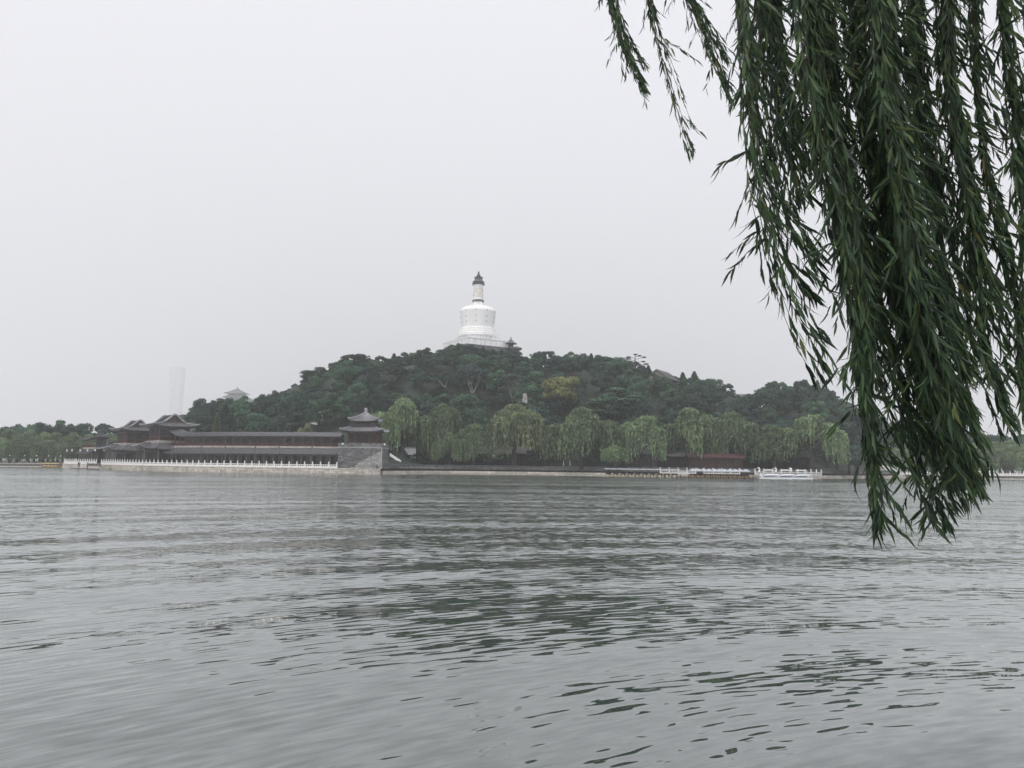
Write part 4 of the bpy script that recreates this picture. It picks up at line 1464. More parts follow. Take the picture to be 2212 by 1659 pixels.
# ------------------------------------------------------------------ halls, walls and sheds along the shore and on the hill
def hall(name, px, Y, W_, Dp, h_wall, h_roof, label, z=None, cat='hall', wall='wood_dark', roof='tile', yaw=0.0, edge='tile_pale', posts=4):
    x = xat(px, Y)
    r = thing(name, (x, Y, 2.2 if z is None else z), label, cat, None, yaw)
    a, b = W_ / 2, Dp / 2
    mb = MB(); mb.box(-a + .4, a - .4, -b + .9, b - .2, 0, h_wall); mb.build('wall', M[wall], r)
    for i in range(posts + 1):
        xx = -a + .3 + (W_ - .6) * i / posts
        mb = MB(); mb.tube([(xx, -b + .3, 0), (xx, -b + .3, h_wall)], .13, 6); mb.build('column', M['wood_red'], r)
    for i in range(posts):
        xx = -a + .3 + (W_ - .6) * (i + .5) / posts
        o = link('window', lattice((W_ - .6) / posts * .7, h_wall * .62, 4, .07, .1, .06, 2).mesh('window'), M['wood_brown'], r)
        o.location = (xx, -b + .82, h_wall * .2)
    mb = MB(); mb.box(-a, a, -b + .2, b, h_wall, h_wall + .3); mb.build('beam', M['beam'], r)
    pr = gable_prof(b + .6, h_wall + .3, h_wall + .3 + h_roof)
    mb = MB()
    mb.loft([[(xx, y_, z_) for y_, z_ in pr] for xx in (-a - .5, a + .5)])
    mb.loft([[(xx, y_, z_ - .2) for y_, z_ in pr] for xx in (-a - .5, a + .5)])
    mb.add([(-a - .5, y_, z_) for y_, z_ in pr] + [(-a - .5, y_, z_ - .2) for y_, z_ in reversed(pr)], [tuple(range(2 * len(pr)))])
    mb.add([(a + .5, y_, z_) for y_, z_ in pr] + [(a + .5, y_, z_ - .2) for y_, z_ in reversed(pr)], [tuple(range(2 * len(pr)))])
    ro_ = mb.build('roof', M[roof], r)
    mb = MB()
    k = int(W_ / .55)
    for i in range(k + 1):
        xx = -a - .4 + (W_ + .8) * i / k
        mb.tube([(xx, y_, z_ + .03) for y_, z_ in pr[::2]], .07, 3)
    q = mb.build('tile_row', M[roof], ro_); q['kind'] = 'stuff'
    mb = MB(); mb.tube([(-a - .5, 0, h_wall + .35 + h_roof), (a + .5, 0, h_wall + .35 + h_roof)], .2, 6)
    mb.build('ridge', M[edge], r)
    for s in (-1, 1):
        mb = MB(); vs_ = [(s * (a - .05), y_ * .93, z_ - .2) for y_, z_ in pr]
        mb.add(vs_, [tuple(range(len(vs_)))]); mb.build('gable', M[wall], r)
    return r


hall('waterside_hall', 496, 222, 26, 6, 3.2, 1.7, 'dark shaded hall under the yellowish willow, pale column row facing the lake')
hall('waterside_hall', 641, 219, 9, 6, 3.4, 2.6, 'grey hipped hall left of the pillar-like stone, half hidden by the medium willow', wall='brick')
hall('waterside_hall', 674, 221, 12, 6, 3.0, 1.6, 'low dark hall with grey roof between the medium willow and the red boathouse')
hall('waterside_hall', 772, 223, 20, 6, 3.2, 1.8, 'dark hall partly hidden behind the willows near the swan boats')
hall('boathouse', 715, 212, 14, 4.5, 2.6, .8, 'low boathouse with dull red roof and open front above the moored boats', cat='boathouse', wall='wood_brown', roof='roof_red', edge='roof_red', posts=6)
hall('hillside_hall', 410, 262, 14, 6, 3.2, 2.2, 'pale roofed hall glimpsed behind the pale-barked pines on the left slope', z=at(410, 402, 262).z - 3.6, wall='band')
g = at(1436 * D, 795 * D, 284)
hall('hillside_hall', 663, 284, 11, 8, 3.4, 3.4, 'hall with brown gable and grey roof showing on the skyline right of the lone pine', z=g.z - 8.3, wall='hall', yaw=R(58))
g = at(1585 * D, 853 * D, 284)
hall('hillside_hall', 734, 284, 8, 6, 3.0, 2.0, 'small grey roof just showing in the dip of the right skyline', z=g.z - 5.2)

# rock-white wall fragment above the gallery roof, garden wall and ramp beside the tower
def slab(name, pts2, Y, depth, mat, label, cat):
    """upright wall whose outline is given by survey points"""
    P_ = [at(a * D, b * D, Y) for a, b in pts2]
    c = P_[0].copy()
    r = thing(name, (c.x, Y, c.z), label, cat)
    mb = MB(); n = len(P_)
    vs_ = [(p.x - c.x, 0, p.z - c.z) for p in P_] + [(p.x - c.x, depth, p.z - c.z) for p in P_]
    mb.add(vs_, [tuple(range(n)), tuple(reversed(range(n, 2 * n)))] + [(i, (i + 1) % n, n + (i + 1) % n, n + i) for i in range(n)])
    mb.build('wall', M[mat], r)
    mb = MB()
    tops = sorted(((p.x - c.x, p.z - c.z) for p in P_), key=lambda q: q[1])[-2:]
    tops.sort()
    mb.tube([(tops[0][0], depth / 2, tops[0][1] + .02), (tops[1][0], depth / 2, tops[1][1] + .02)], depth * .62, 6)
    mb.build('coping', M['tile_pale'], r)
    return r


slab('garden_wall', [(858, 1003), (858, 976), (875, 968), (898, 968), (898, 1003)], 216, .5, 'white_worn', 'white garden wall with sloped left shoulder behind the willow trunks beside the tower', 'wall')
slab('rockery_wall', [(668, 915), (676, 896), (690, 890), (700, 892), (699, 905), (684, 918)], 231, .5, 'white', 'pale wall fragment showing through the trees above the gallery roof', 'wall')
slab('stone_tablet', [(1128, 868), (1130, 854), (1137, 852), (1139, 856), (1139, 872)], 240, .7, 'rubble_pale', 'small pale stone tablet among the trees below the yellow tree', 'tablet')
ra, rb_ = at(842 * D, 985 * D, 206), at(866 * D, 1001 * D, 206)
rr = thing('stair_wall', (ra.x, 206, rb_.z), 'white sloping stair parapet descending beside the stone tower', 'parapet')
mb = MB()
vs_ = [(0, 0, ra.z - rb_.z), (rb_.x - ra.x, 0, 0), (rb_.x - ra.x, 0, .75), (0, 0, ra.z - rb_.z + .75)]
mb.add(vs_ + [(x, .5, z) for x, y, z in vs_], [(0, 1, 2, 3), (7, 6, 5, 4), (0, 4, 5, 1), (1, 5, 6, 2), (2, 6, 7, 3), (3, 7, 4, 0)])
mb.build('parapet', M['white'], rr)
mb = MB(); mb.box(-2.2, rb_.x - ra.x, .52, 1.6, -1.5, -.05); mb.build('base', M['stone_dark'], rr)


# ------------------------------------------------------------------ boats
def boat_hull(mb, L, W_, h, z0=0.0, n=9):
    rows = []
    for i in range(n):
        t = -1 + 2 * i / (n - 1)
        wd = W_ / 2 * (1 - abs(t) ** 3 * .75)
        sh = .12 * t * t
        rows.append([(t * L / 2, -wd, z0 + h + sh), (t * L / 2, -wd * .75, z0), (t * L / 2, wd * .75, z0), (t * L / 2, wd, z0 + h + sh), (t * L / 2, wd * .85, z0 + h + sh), (t * L / 2, wd * .6, z0 + .15), (t * L / 2, -wd * .6, z0 + .15), (t * L / 2, -wd * .85, z0 + h + sh)])
    mb.loft(rows, True)
    mb.add(rows[0], [tuple(range(8))]); mb.add(rows[-1], [tuple(reversed(range(8)))])


def canopy_meshes(flat, hull, cloth):
    out = {}
    mb = MB(); boat_hull(mb, 3.4, 1.65, .62, -.12); out['hull'] = mb.mesh('hull'); out['hull'].materials.append(M[hull])
    mb = MB()
    if flat:
        mb.loft([[(x, y, 1.95 + .12 * (1 - (y / .95) ** 2)) for y in np.linspace(-.95, .95, 7)] for x in (-1.3, 1.3)])
        mb.loft([[(x, y, 1.88 + .12 * (1 - (y / .95) ** 2)) for y in np.linspace(-.95, .95, 7)] for x in (-1.3, 1.3)])
        for s in (-1, 1): mb.box(-1.3, 1.3, s * .95 - .02, s * .95 + .02, 1.80, 1.96)
        for s in (-1.3, 1.3): mb.box(s - .02, s + .02, -.95, .95, 1.80, 1.99)
    else:
        mb.add([(-1.2, -.72, 1.75), (1.2, -.72, 1.75), (1.2, .72, 1.75), (-1.2, .72, 1.75), (-.8, 0, 2.2), (.8, 0, 2.2)], [(0, 1, 5, 4), (2, 3, 4, 5), (0, 4, 3), (1, 2, 5)])
        mb.add([(-1.2, -.72, 1.70), (1.2, -.72, 1.70), (1.2, .72, 1.70), (-1.2, .72, 1.70)], [(3, 2, 1, 0)])
        for s in (-1, 1): mb.box(-1.2, 1.2, s * .72 - .02, s * .72 + .02, 1.6, 1.76)
        for s in (-1.2, 1.2): mb.box(s - .02, s + .02, -.72, .72, 1.6, 1.76)
    out['canopy'] = mb.mesh('canopy'); out['canopy'].materials.append(M[cloth])
    mb = MB(); mb.tube([(0, 0, .4), (0, 0, 1.9)], .035, 5); out['post'] = mb.mesh('post'); out['post'].materials.append(M['lamp_pole'])
    mb = MB(); mb.box(-.22, .22, -.6, .6, .35, .5); mb.box(.18, .26, -.6, .6, .5, .95); out['seat'] = mb.mesh('seat'); out['seat'].materials.append(M['wood_dark'])
    return out


ORD = ['first', 'second', 'third', 'fourth', 'fifth', 'sixth', 'seventh', 'eighth', 'ninth', 'tenth', 'eleventh', 'twelfth']


def moored(n, px0, px1, Y, meshes, name, lb, grp):
    for i in range(n):
        px = px0 + (px1 - px0) * (i + .5) / n
        pl = 'leftmost' if i == 0 else 'rightmost' if i == n - 1 else ORD[i] + ' from the left'
        r = thing(name, (xat(px, Y), Y + random.uniform(-.3, .3), 0), lb.format(pl), 'boat', grp, math.pi / 2 + random.uniform(-.06, .06))
        inst('hull', meshes['hull'], r); inst('canopy', meshes['canopy'], r); inst('seat', meshes['seat'], r, (.3, 0, 0)); inst('seat', meshes['seat'], r, (-.7, 0, 0))
        for sx in (-1.1, 1.1):
            for sy in (-.62, .62): inst('post', meshes['post'], r, (sx, sy, 0))


bm1 = canopy_meshes(True, 'boat_cream', 'canopy')
bm2 = canopy_meshes(False, 'boat_tan', 'canopy')
moored(10, 605, 678, 199, bm1, 'moored_boat', '{} of the cream boats with flat white awnings', 'flat-awning boats in the left row')
moored(11, 690, 748, 199, bm2, 'moored_boat', '{} of the tan boats with pointed awnings', 'pointed-awning boats below the boathouse')

# floating jetty
j0, j1 = xat(676, 196), xat(756, 196)
jt = thing('floating_jetty', ((j0 + j1) / 2, 196.2, 0), 'low yellowish plank jetty in front of the pointed-awning boats', 'jetty')
mb = MB(); L_ = (j1 - j0) / 2; mb.box(-L_, L_, -.6, .6, .05, .22); mb.build('frame', M['wood_brown'], jt)
pk = MB(); pk.box(-.11, .11, -.7, .7, .22, .28); pk = pk.mesh('plank'); pk.materials.append(M['boat_tan'])
n = int(2 * L_ / .26)
for i in range(n): inst('plank', pk, jt, (-L_ + 2 * L_ * (i + .5) / n, 0, random.uniform(0, .02)))
for i in range(10):
    mb = MB(); x = -L_ + 2 * L_ * (i + .5) / 10; mb.tube([(x, -.75, -.3), (x, -.75, .75)], .09, 6); mb.build('mooring_post', M['wood_dark'], jt)


def swan_boat(px, Y, label, yaw):
    r = thing('swan_boat', (xat(px, Y), Y, 0), label, 'boat', 'white swan boats', yaw)
    mb = MB(); boat_hull(mb, 4.6, 2.0, .75, -.15); mb.build('hull', M['boat_white'], r, True)
    mb = MB()
    mb.tube([(-1.6, 0, .5), (-2.15, 0, 1.0), (-2.3, 0, 1.6), (-2.15, 0, 2.15), (-2.25, 0, 2.5), (-2.55, 0, 2.62)], [.42, .30, .2, .17, .2, .16], 10)
    nk = mb.build('neck', M['boat_white'], r, True)
    mb = MB(); mb.tube([(-2.66, 0, 2.6), (-3.0, 0, 2.48)], [.11, .03], 8); mb.build('beak', M['boat_yellow'], nk, True)
    for s in (-1, 1):
        mb = MB()
        mb.loft([[(-1.5, s * .95, .55), (-1.5, s * 1.05, .75), (-1.5, s * .9, .95)], [(-.3, s * 1.1, .55), (-.3, s * 1.25, .95), (-.3, s * 1.0, 1.25)], [(.9, s * 1.08, .6), (.9, s * 1.2, .95), (.9, s * .98, 1.15)], [(1.9, s * .85, .8), (2.1, s * .9, 1.0), (2.0, s * .8, 1.1)]], True)
        mb.build('wing', M['boat_white'], r, True)
    mb = MB(); mb.loft([[(x, y_, 2.05 + .2 * (1 - (y_ / .95) ** 2) - .06 * x * x) for y_ in np.linspace(-.95, .95, 7)] for x in np.linspace(-1.3, 1.5, 6)])
    mb.loft([[(x, y_, 1.97 + .2 * (1 - (y_ / .95) ** 2) - .06 * x * x) for y_ in np.linspace(-.95, .95, 7)] for x in np.linspace(-1.3, 1.5, 6)])
    mb.build('canopy', M['boat_white'], r, True)
    for sx in (-1.0, 1.2):
        for sy in (-.75, .75):
            mb = MB(); mb.tube([(sx, sy, .5), (sx, sy, 2.05)], .04, 5); mb.build('post', M['boat_white'], r)
    mb = MB(); mb.box(-.6, .1, -.75, .75, .4, .55); mb.box(.05, .2, -.75, .75, .55, 1.15); mb.build('seat', M['boat_blue'], r)
    mb = MB(); boat_hull(mb, 4.66, 2.05, .16, .28); mb.build('stripe', M['boat_blue'], r)
    return r


swan_boat(768, 198.5, 'leftmost white swan boat, its blue-trimmed neck nearest the jetty end', R(4))
swan_boat(785, 199.0, 'middle white swan boat behind the leftmost neck', R(-3))
swan_boat(800, 199.0, 'rightmost white swan boat along the white balustrade', R(2))
pt = thing('pontoon', (xat(786, 196.6), 196.6, 0), 'long low white pontoon in front of the swan boats', 'pontoon')
mb = MB(); mb.box(-6.4, 6.4, -.5, .5, -.1, .28); mb.build('float', M['boat_white'], pt)
mb = MB()
for i in range(24): mb.box(-6.35 + i * .53, -6.35 + i * .53 + .49, -.55, .55, .28, .33)
mb.build('deck', M['canopy'], pt)

# yellow tour boat by the far left bank
yb = thing('tour_boat', (xat(52, 256), 256, 0), 'yellow canopied tour boat moored at the far bank left of the embankment', 'boat')
yb.scale = (.95, 1, .62)
mb = MB(); boat_hull(mb, 6.6, 2.0, .8, -.15); mb.build('hull', M['boat_tan'], yb, True)
mb = MB(); mb.loft([[(x, y_, 2.0 + .25 * (1 - (y_ / 1.05) ** 2)) for y_ in np.linspace(-1.05, 1.05, 7)] for x in (-2.7, 2.7)]); mb.box(-2.75, 2.75, -1.07, -1.0, 1.85, 2.02); mb.box(-2.75, 2.75, 1.0, 1.07, 1.85, 2.02); mb.build('canopy', M['boat_yellow'], yb)
for sx in np.linspace(-2.5, 2.5, 5):
    for sy in (-.95, .95):
        mb = MB(); mb.tube([(sx, sy, .5), (sx, sy, 2.0)], .05, 5); mb.build('post', M['wood_brown'], yb)
mb = MB(); mb.box(-2.4, 2.4, -.9, -.8, .6, 1.1); mb.box(-2.4, 2.4, .8, .9, .6, 1.1); mb.build('side_panel', M['boat_yellow'], yb)

# ------------------------------------------------------------------ far banks' walls
for side, pa, pb in (('left', -60, 120), ('right', 840, 1090)):
    Y = 258.0
    xa, xb = xat(pa, Y), xat(pb, Y)
    r = thing('bank_wall', (xa, Y, 0), f'grey stone bank wall of the far shore at the {side} edge of the lake', 'wall')
    mb = MB(); mb.box(0, xb - xa, 0, 4.4, -.4, 1.0); mb.build('wall', M['stone_dark'], r)
    mb = MB(); mb.box(0, xb - xa, -.15, .6, 1.0, 1.2); mb.build('coping', M['stone'], r)
    mb = MB(); mb.box(0, xb - xa, -2.2, -.02, -.4, .28); mb.build('ledge', M['stone'], r)
    if side == 'left':
        for i in range(26):
            mb = MB(); x = (xb - xa) * (i + .5) / 26; mb.box(x - .75, x + .75, -.05, .45, 1.2, 1.75); mb.build('panel', M['stone_dark'], r)
pts = [Vector((xat(p, 258.4), 258.4, 0)) for p in np.linspace(852, 1085, 40)]
balustrade('stone_balustrade', pts, 1.2, 'thin white balustrade on the far bank at the right, seen beyond the hanging willow', 2.2, 1.5)

# white humped bridge partly behind the hanging willow
bx0, bx1, BY = xat(858, 252), xat(900, 252), 252.0
br_ = thing('stone_bridge', ((bx0 + bx1) / 2, BY, 0), 'small white humped stone bridge half hidden by the lowest willow tips', 'bridge')
L_ = (bx1 - bx0) / 2
prof = [(x, .9 + 1.9 * (1 - (x / L_) ** 2)) for x in np.linspace(-L_, L_, 15)]
arch = [(x, -.3 + 2.3 * math.sqrt(max(0, 1 - (x / 2.2) ** 2))) for x in np.linspace(2.2, -2.2, 11)]
mb = MB()
n = len(prof)
low = [(x, (-.4 if abs(x) > 2.2 else -.4 + 2.2 * math.sqrt(max(0, 1 - (x / 2.2) ** 2)))) for x, z in prof]
for y_ in (-1.5, 1.5):
    mb.loft([[(x, y_, z) for x, z in prof], [(x, y_, z) for x, z in low]])
mb.loft([[(x, -1.5, z) for x, z in prof], [(x, 1.5, z) for x, z in prof]])
mb.loft([[(x, -1.5, z) for x, z in low], [(x, 1.5, z) for x, z in low]])
mb.build('arch', M['stone_white'], br_)
for y_ in (-1.5, 1.5):
    mb = MB(); mb.tube([(x, y_, z + .85) for x, z in prof], .1, 6)
    mb.tube([(x, y_, z + .4) for x, z in prof], .08, 6)
    mb.build('rail', M['stone_white'], br_)
    for x, z in prof:
        mb = MB(); mb.box(x - .12, x + .12, y_ - .12, y_ + .12, z, z + 1.2); mb.build('post', M['stone_white'], br_)

# ------------------------------------------------------------------ lamps
pl_me = MB(); pl_me.tube([(0, 0, 0), (0, 0, 3.6)], [.07, .045], 6); pl_me.tube([(0, 0, 0), (0, 0, .3)], .12, 6); pl_me = pl_me.mesh('pole'); pl_me.materials.append(M['lamp_pole'])
hd_me = MB(); hd_me.lathe([(.06, 3.55), (.16, 3.65), (.24, 4.0), (.2, 4.2), (.05, 4.28)], 8); hd_me = hd_me.mesh('lantern'); hd_me.materials.append(M['lamp_glass'])
hd2 = MB(); hd2.lathe([(.05, 3.55), (.1, 3.6), (.12, 3.8), (.05, 3.9)], 8); hd2 = hd2.mesh('lantern'); hd2.materials.append(M['lamp_pole'])


def lamp(p, z, label, grp, head, sc=1.0):
    r = thing('lamp_post', (p.x, p.y, z), label, 'lamp post', grp)
    inst('pole', pl_me, r, sc=(sc, sc, sc)); inst('lantern', head, r, sc=(sc, sc, sc))


ln = offset(emb, .95)
for i, px in enumerate((69, 75, 83, 90, 98, 107)):
    p = min(ln, key=lambda q: abs(512 + q.x / q.y * FPX - px))
    lamp(p, 1.32, f"white lantern lamp post on the embankment left of the landing, {nth(i, 6)}", 'white lanterns left of the landing', hd_me)
for i, px in enumerate((160, 175, 202, 229, 256, 282, 315)):
    p = min(ln, key=lambda q: abs(512 + q.x / q.y * FPX - px))
    lamp(p, 1.32, f"thin dark lamp pole between the gallery and its balustrade, {nth(i, 7)}", 'dark lamp poles before the gallery', hd2, 1.25)
for i, px in enumerate((9, 24, 36, 48, 60)):
    lamp(Vector((xat(px, 258.3), 258.3, 0)), 1.2, f'pale stumpy post on the far left bank, {nth(i, 5)}', 'posts on the far left bank', hd_me, .62)
for px, lb in ((342, 'white globe floodlight on the left corner of the stone tower'), (384, 'white globe floodlight on the right corner of the stone tower')):
    r = thing('floodlight', (xat(px, TY - 3.2), TY - 3.2, 6.25), lb, 'floodlight', 'floodlights on the stone tower')
    mb = MB(); mb.tube([(0, .1, -.2), (0, 0, .45)], .04, 6); mb.build('bracket', M['lamp_pole'], r)
    mb = MB(); mb.lathe([(.05, .4), (.2, .5), (.24, .65), (.18, .82), (.04, .88)], 10); mb.build('globe', M['lamp_glass'], r, True)


# ------------------------------------------------------------------ far pavilion on its hill, and the tower in the haze
FY = 1500.0
fp = at(513 * D, 845 * D, FY)
fu = FY / FPX * D                     # metres per survey unit
zf = lambda y_: at(513 * D, y_ * D, FY).z - 118.5
r = thing('far_pavilion', (fp.x, FY, 118.5), 'hazy three-tiered pavilion rising behind the trees on the left skyline', 'pavilion')
mb = MB(); mb.box(-17 * fu, 17 * fu, -17 * fu, 17 * fu, 0, zf(862)); mb.box(-13 * fu, 13 * fu, -13 * fu, 13 * fu, zf(862), zf(852)); mb.build('wall', M['wood_brown'], r)
mb = MB(); P = hip_roof(mb, 24 * fu, 24 * fu, zf(860), 13 * fu, 13 * fu, zf(853), 1.0); mb.build('lower_roof', M['tile_green'], r, True)
mb = MB(); P = hip_roof(mb, 30 * fu, 30 * fu, zf(872), 17 * fu, 17 * fu, zf(863), 1.0); mb.build('lowest_roof', M['tile_green'], r, True)
mb = MB(); P = hip_roof(mb, 21.5 * fu, 21.5 * fu, zf(851), 1.2 * fu, 1.2 * fu, zf(839), 1.0, 1.5); mb.build('roof', M['tile_green'], r, True)
mb = MB(); mb.lathe([(1.3 * fu, zf(839.5)), (.8 * fu, zf(838)), (1.0 * fu, zf(837)), (.2 * fu, zf(835.5))], 8); mb.build('finial', M['gold'], r)

SY = 8500.0
p0 = at(384.5 * D, 795 * D, SY)
su = SY / FPX * D
r = thing('skyscraper', (p0.x, SY, 1.0), 'faint flared skyscraper almost lost in the haze above the left gallery', 'skyscraper')
rows = []
ztp = p0.z - 1.0
for t, wv in ((0, 13.0), (.35, 10.4), (.6, 10.2), (.85, 11.8), (1.0, 13.2)):
    k = wv * su
    rows.append([(-k, -k, t * ztp), (k, -k, t * ztp), (k, k, t * ztp), (-k, k, t * ztp)])
mb = MB(); mb.loft(rows, True); mb.add(rows[-1], [(0, 1, 2, 3)]); mb.build('shaft', M['tower'], r)
mb = MB(); k = 12.2 * su; mb.box(-k, k, -k, k, ztp, ztp + 1.5 * su); mb.build('crown', M['tower'], r)


# ------------------------------------------------------------------ people
def person_mesh(pose, shirt, legs):
    """one continuous skinned body; pose 'stand' or 'walk'"""
    st_ = .16 if pose == 'walk' else .07
    V = [(0, 0, .95), (0, 0, 1.2), (0, 0, 1.42), (0, 0, 1.50), (0, .02, 1.62), (0, .02, 1.72),
         (-.10, 0, .90), (-.10, st_, .48), (-.10, st_ * .4 - .02, .06), (-.10, st_ * .4 + .13, .04),
         (.10, 0, .90), (.10, -st_ * .5, .48), (.10, -st_ * 1.4, .06), (.10, -st_ * 1.4 + .13, .04),
         (-.19, 0, 1.38), (-.24, -.04, 1.12), (-.22, .06, .88), (-.21, .08, .80),
         (.19, 0, 1.38), (.24, .02, 1.12), (.22, .10, .88), (.21, .12, .80)]
    Ed = [(0, 1), (1, 2), (2, 3), (3, 4), (4, 5), (0, 6), (6, 7), (7, 8), (8, 9), (0, 10), (10, 11), (11, 12), (12, 13), (2, 14), (14, 15), (15, 16), (16, 17), (2, 18), (18, 19), (19, 20), (20, 21)]
    Rd = [.15, .14, .15, .055, .10, .085, .10, .065, .045, .04, .10, .065, .045, .04, .06, .045, .032, .03, .06, .045, .032, .03]
    me = bpy.data.meshes.new('body'); me.from_pydata(V, Ed, [])
    o = bpy.data.objects.new('body', me); COL.objects.link(o)
    sk = o.modifiers.new('skin', 'SKIN')
    for i, rr_ in enumerate(Rd):
        me.skin_vertices[0].data[i].radius = (rr_, rr_ * (.7 if i < 3 else 1))
    me.skin_vertices[0].data[0].use_root = True
    ss = o.modifiers.new('sub', 'SUBSURF'); ss.levels = ss.render_levels = 1
    dg = bpy.context.evaluated_depsgraph_get()
    out = bpy.data.meshes.new_from_object(o.evaluated_get(dg))
    out.name = 'body'
    bpy.data.objects.remove(o)
    out.materials.clear()
    for k in (shirt, legs, 'skin', 'hair', 'cloth_dark'): out.materials.append(M[k])
    for p in out.polygons:
        z, y_, x = p.center.z, p.center.y, p.center.x
        p.use_smooth = True
        if z > 1.64 or (z > 1.55 and y_ < -.02): p.material_index = 3
        elif z > 1.47: p.material_index = 2
        elif abs(x) > .17 and z < 1.08: p.material_index = 2
        elif z > .93: p.material_index = 0
        elif z > .09: p.material_index = 1
        else: p.material_index = 4
    return out


pm1 = person_mesh('walk', 'cloth_white', 'cloth_white')
pm2 = person_mesh('stand', 'cloth_dark', 'cloth_dark')
pm3 = person_mesh('stand', 'cloth_blue', 'cloth_dark')


def person(me, loc, yaw, label):
    r = thing('person', loc, label, 'person', None, yaw)
    inst('body', me, r)


person(pm1, (xat(563.5, 213.2), 213.2, 2.37), R(-90), 'person in white walking on the bank before the big willow, left of two')
person(pm1, (xat(570, 213.5), 213.5, 2.37), R(-100), 'person in white walking on the bank before the big willow, right of two')
lsM = Matrix.Translation(mid) @ Matrix.Rotation(yaw, 4, 'Z') if False else ls.matrix_basis.copy()
for (x, y_, z, me, yw, lb) in ((-5.6, -4.0, .22, pm2, 20, 'person in dark clothes at the foot of the landing steps'),
                               (-3.6, -4.3, .22, pm3, 200, 'person in a blue shirt on the low landing beside the steps'),
                               (3.2, -4.4, .22, pm2, 150, 'person in dark clothes at the right end of the low landing')):
    q = Matrix.Translation(ls.location) @ Matrix.Rotation(ls.rotation_euler.z, 4, 'Z') @ Vector((x, y_, z))
    person(me, q, ls.rotation_euler.z + R(yw), lb)

# ------------------------------------------------------------------ hanging willow in the foreground
TX, TYn = 4.9, 2.2
wt = thing('willow_tree', (TX, TYn, .75), 'near weeping willow whose long leafy strands hang across the upper right', 'tree')
WO = Vector((TX, TYn, .75))
mb = MB()
mb.tube([Vector(p) - WO for p in ((TX, TYn, .5), (TX + .1, TYn, 2.0), (TX - .1, TYn + .3, 4.2), (TX - .4, TYn + .8, 6.2), (TX - .9, TYn + 1.4, 7.6))], [.42, .34, .3, .22, .15], 12)
mb.build('trunk', M['bark'], wt, True)
LIMBS = [[(TX - .4, TYn + .8, 6.1), (3.8, 3.9, 7.1), (2.9, 4.4, 7.45), (2.0, 5.0, 7.5), (.9, 5.5, 7.4)],
         [(TX - .1, TYn + .3, 4.3), (4.2, 3.3, 6.2), (3.4, 3.9, 7.2), (2.6, 4.1, 7.4), (1.5, 4.2, 7.4)],
         [(TX - .9, TYn + 1.4, 7.5), (3.6, 4.4, 7.9), (2.8, 4.8, 8.0), (1.6, 5.2, 7.8)]]
for L0 in LIMBS:
    pts_ = resample(dense([Vector(p) for p in L0], .2), .25)
    k = len(pts_)
    mb = MB(); mb.tube([p - WO for p in pts_], [.14 - .115 * i / (k - 1) for i in range(k)], 8)
    mb.build('limb', M['bark'], wt, True)

# strands: guide line in survey units, spread at top and bottom, count, shortest and longest share of the guide, depth
GUIDE = [
    ([(1318, -60), (1322, 0), (1336, 60), (1362, 130), (1390, 196)], 12, 7, 14, .6, 1.0, 5.6, 1.1),
    ([(1395, -60), (1402, 0), (1414, 50)], 5, 4, 3, .7, 1.0, 5.5, .9),
    ([(1400, 0), (1412, 60), (1424, 105), (1448, 190), (1472, 270), (1490, 332)], 4, 8, 6, .6, 1.0, 5.3, .5),
    ([(1478, -60), (1490, 0), (1512, 60), (1540, 130), (1576, 215)], 15, 9, 13, .5, 1.0, 5.4, 1.0),
    ([(1590, -60), (1598, 0), (1608, 110), (1622, 220), (1632, 300)], 12, 10, 13, .5, 1.0, 5.0, 1.0),
    ([(1606, 0), (1614, 160), (1624, 300), (1632, 400), (1664, 540), (1712, 690), (1775, 815)], 9, 16, 9, .62, 1.0, 4.0, .62),
    ([(1640, 60), (1656, 260), (1682, 420), (1720, 560), (1778, 640)], 16, 14, 9, .6, 1.0, 4.2, .65),
    ([(1664, -60), (1668, 0), (1680, 150), (1704, 300), (1738, 430)], 30, 22, 22, .5, 1.0, 4.7, 1.1),
    ([(1740, -60), (1745, 0), (1762, 200), (1790, 380), (1830, 560), (1852, 700), (1866, 840), (1882, 1000), (1898, 1150)], 30, 12, 24, .6, 1.0, 3.9, .95),
    ([(1780, 0), (1795, 240), (1832, 450), (1880, 650), (1925, 830), (1975, 980), (2045, 1140)], 34, 26, 20, .6, 1.0, 4.2, .9),
    ([(1840, -60), (1846, 0), (1856, 200), (1888, 420), (1920, 600), (1960, 800), (2015, 960), (2080, 1090)], 28, 24, 22, .6, 1.0, 4.5, 1.1),
    ([(1905, -60), (1910, 0), (1917, 220), (1948, 420), (1970, 620), (2002, 800), (2060, 960), (2112, 1060)], 26, 26, 36, .62, 1.0, 3.9, 1.3),
    ([(1972, -60), (1978, 0), (1988, 250), (2018, 440), (2044, 620), (2074, 760), (2092, 880)], 22, 22, 18, .5, 1.0, 4.7, 1.05),
    ([(2040, -60), (2046, 0), (2056, 250), (2090, 440), (2112, 600), (2122, 760), (2180, 925)], 20, 14, 17, .5, 1.0, 4.1, 1.05),
    ([(2100, -60), (2104, 0), (2108, 180), (2128, 380), (2162, 560), (2194, 700), (2206, 900)], 13, 11, 10, .45, 1.0, 4.3, .95),
    ([(2158, -60), (2164, 0), (2174, 180), (2194, 340), (2206, 500), (2212, 660)], 16, 10, 11, .4, .95, 4.2, .9),
    ([(2220, -60), (2222, 0), (2228, 250), (2238, 480), (2250, 800)], 18, 14, 6, .3, .7, 4.0, .85),
]
rw = random.Random(42)
leafC = []            # every leaf: base, axis, normal, length, width
nstrand = 0


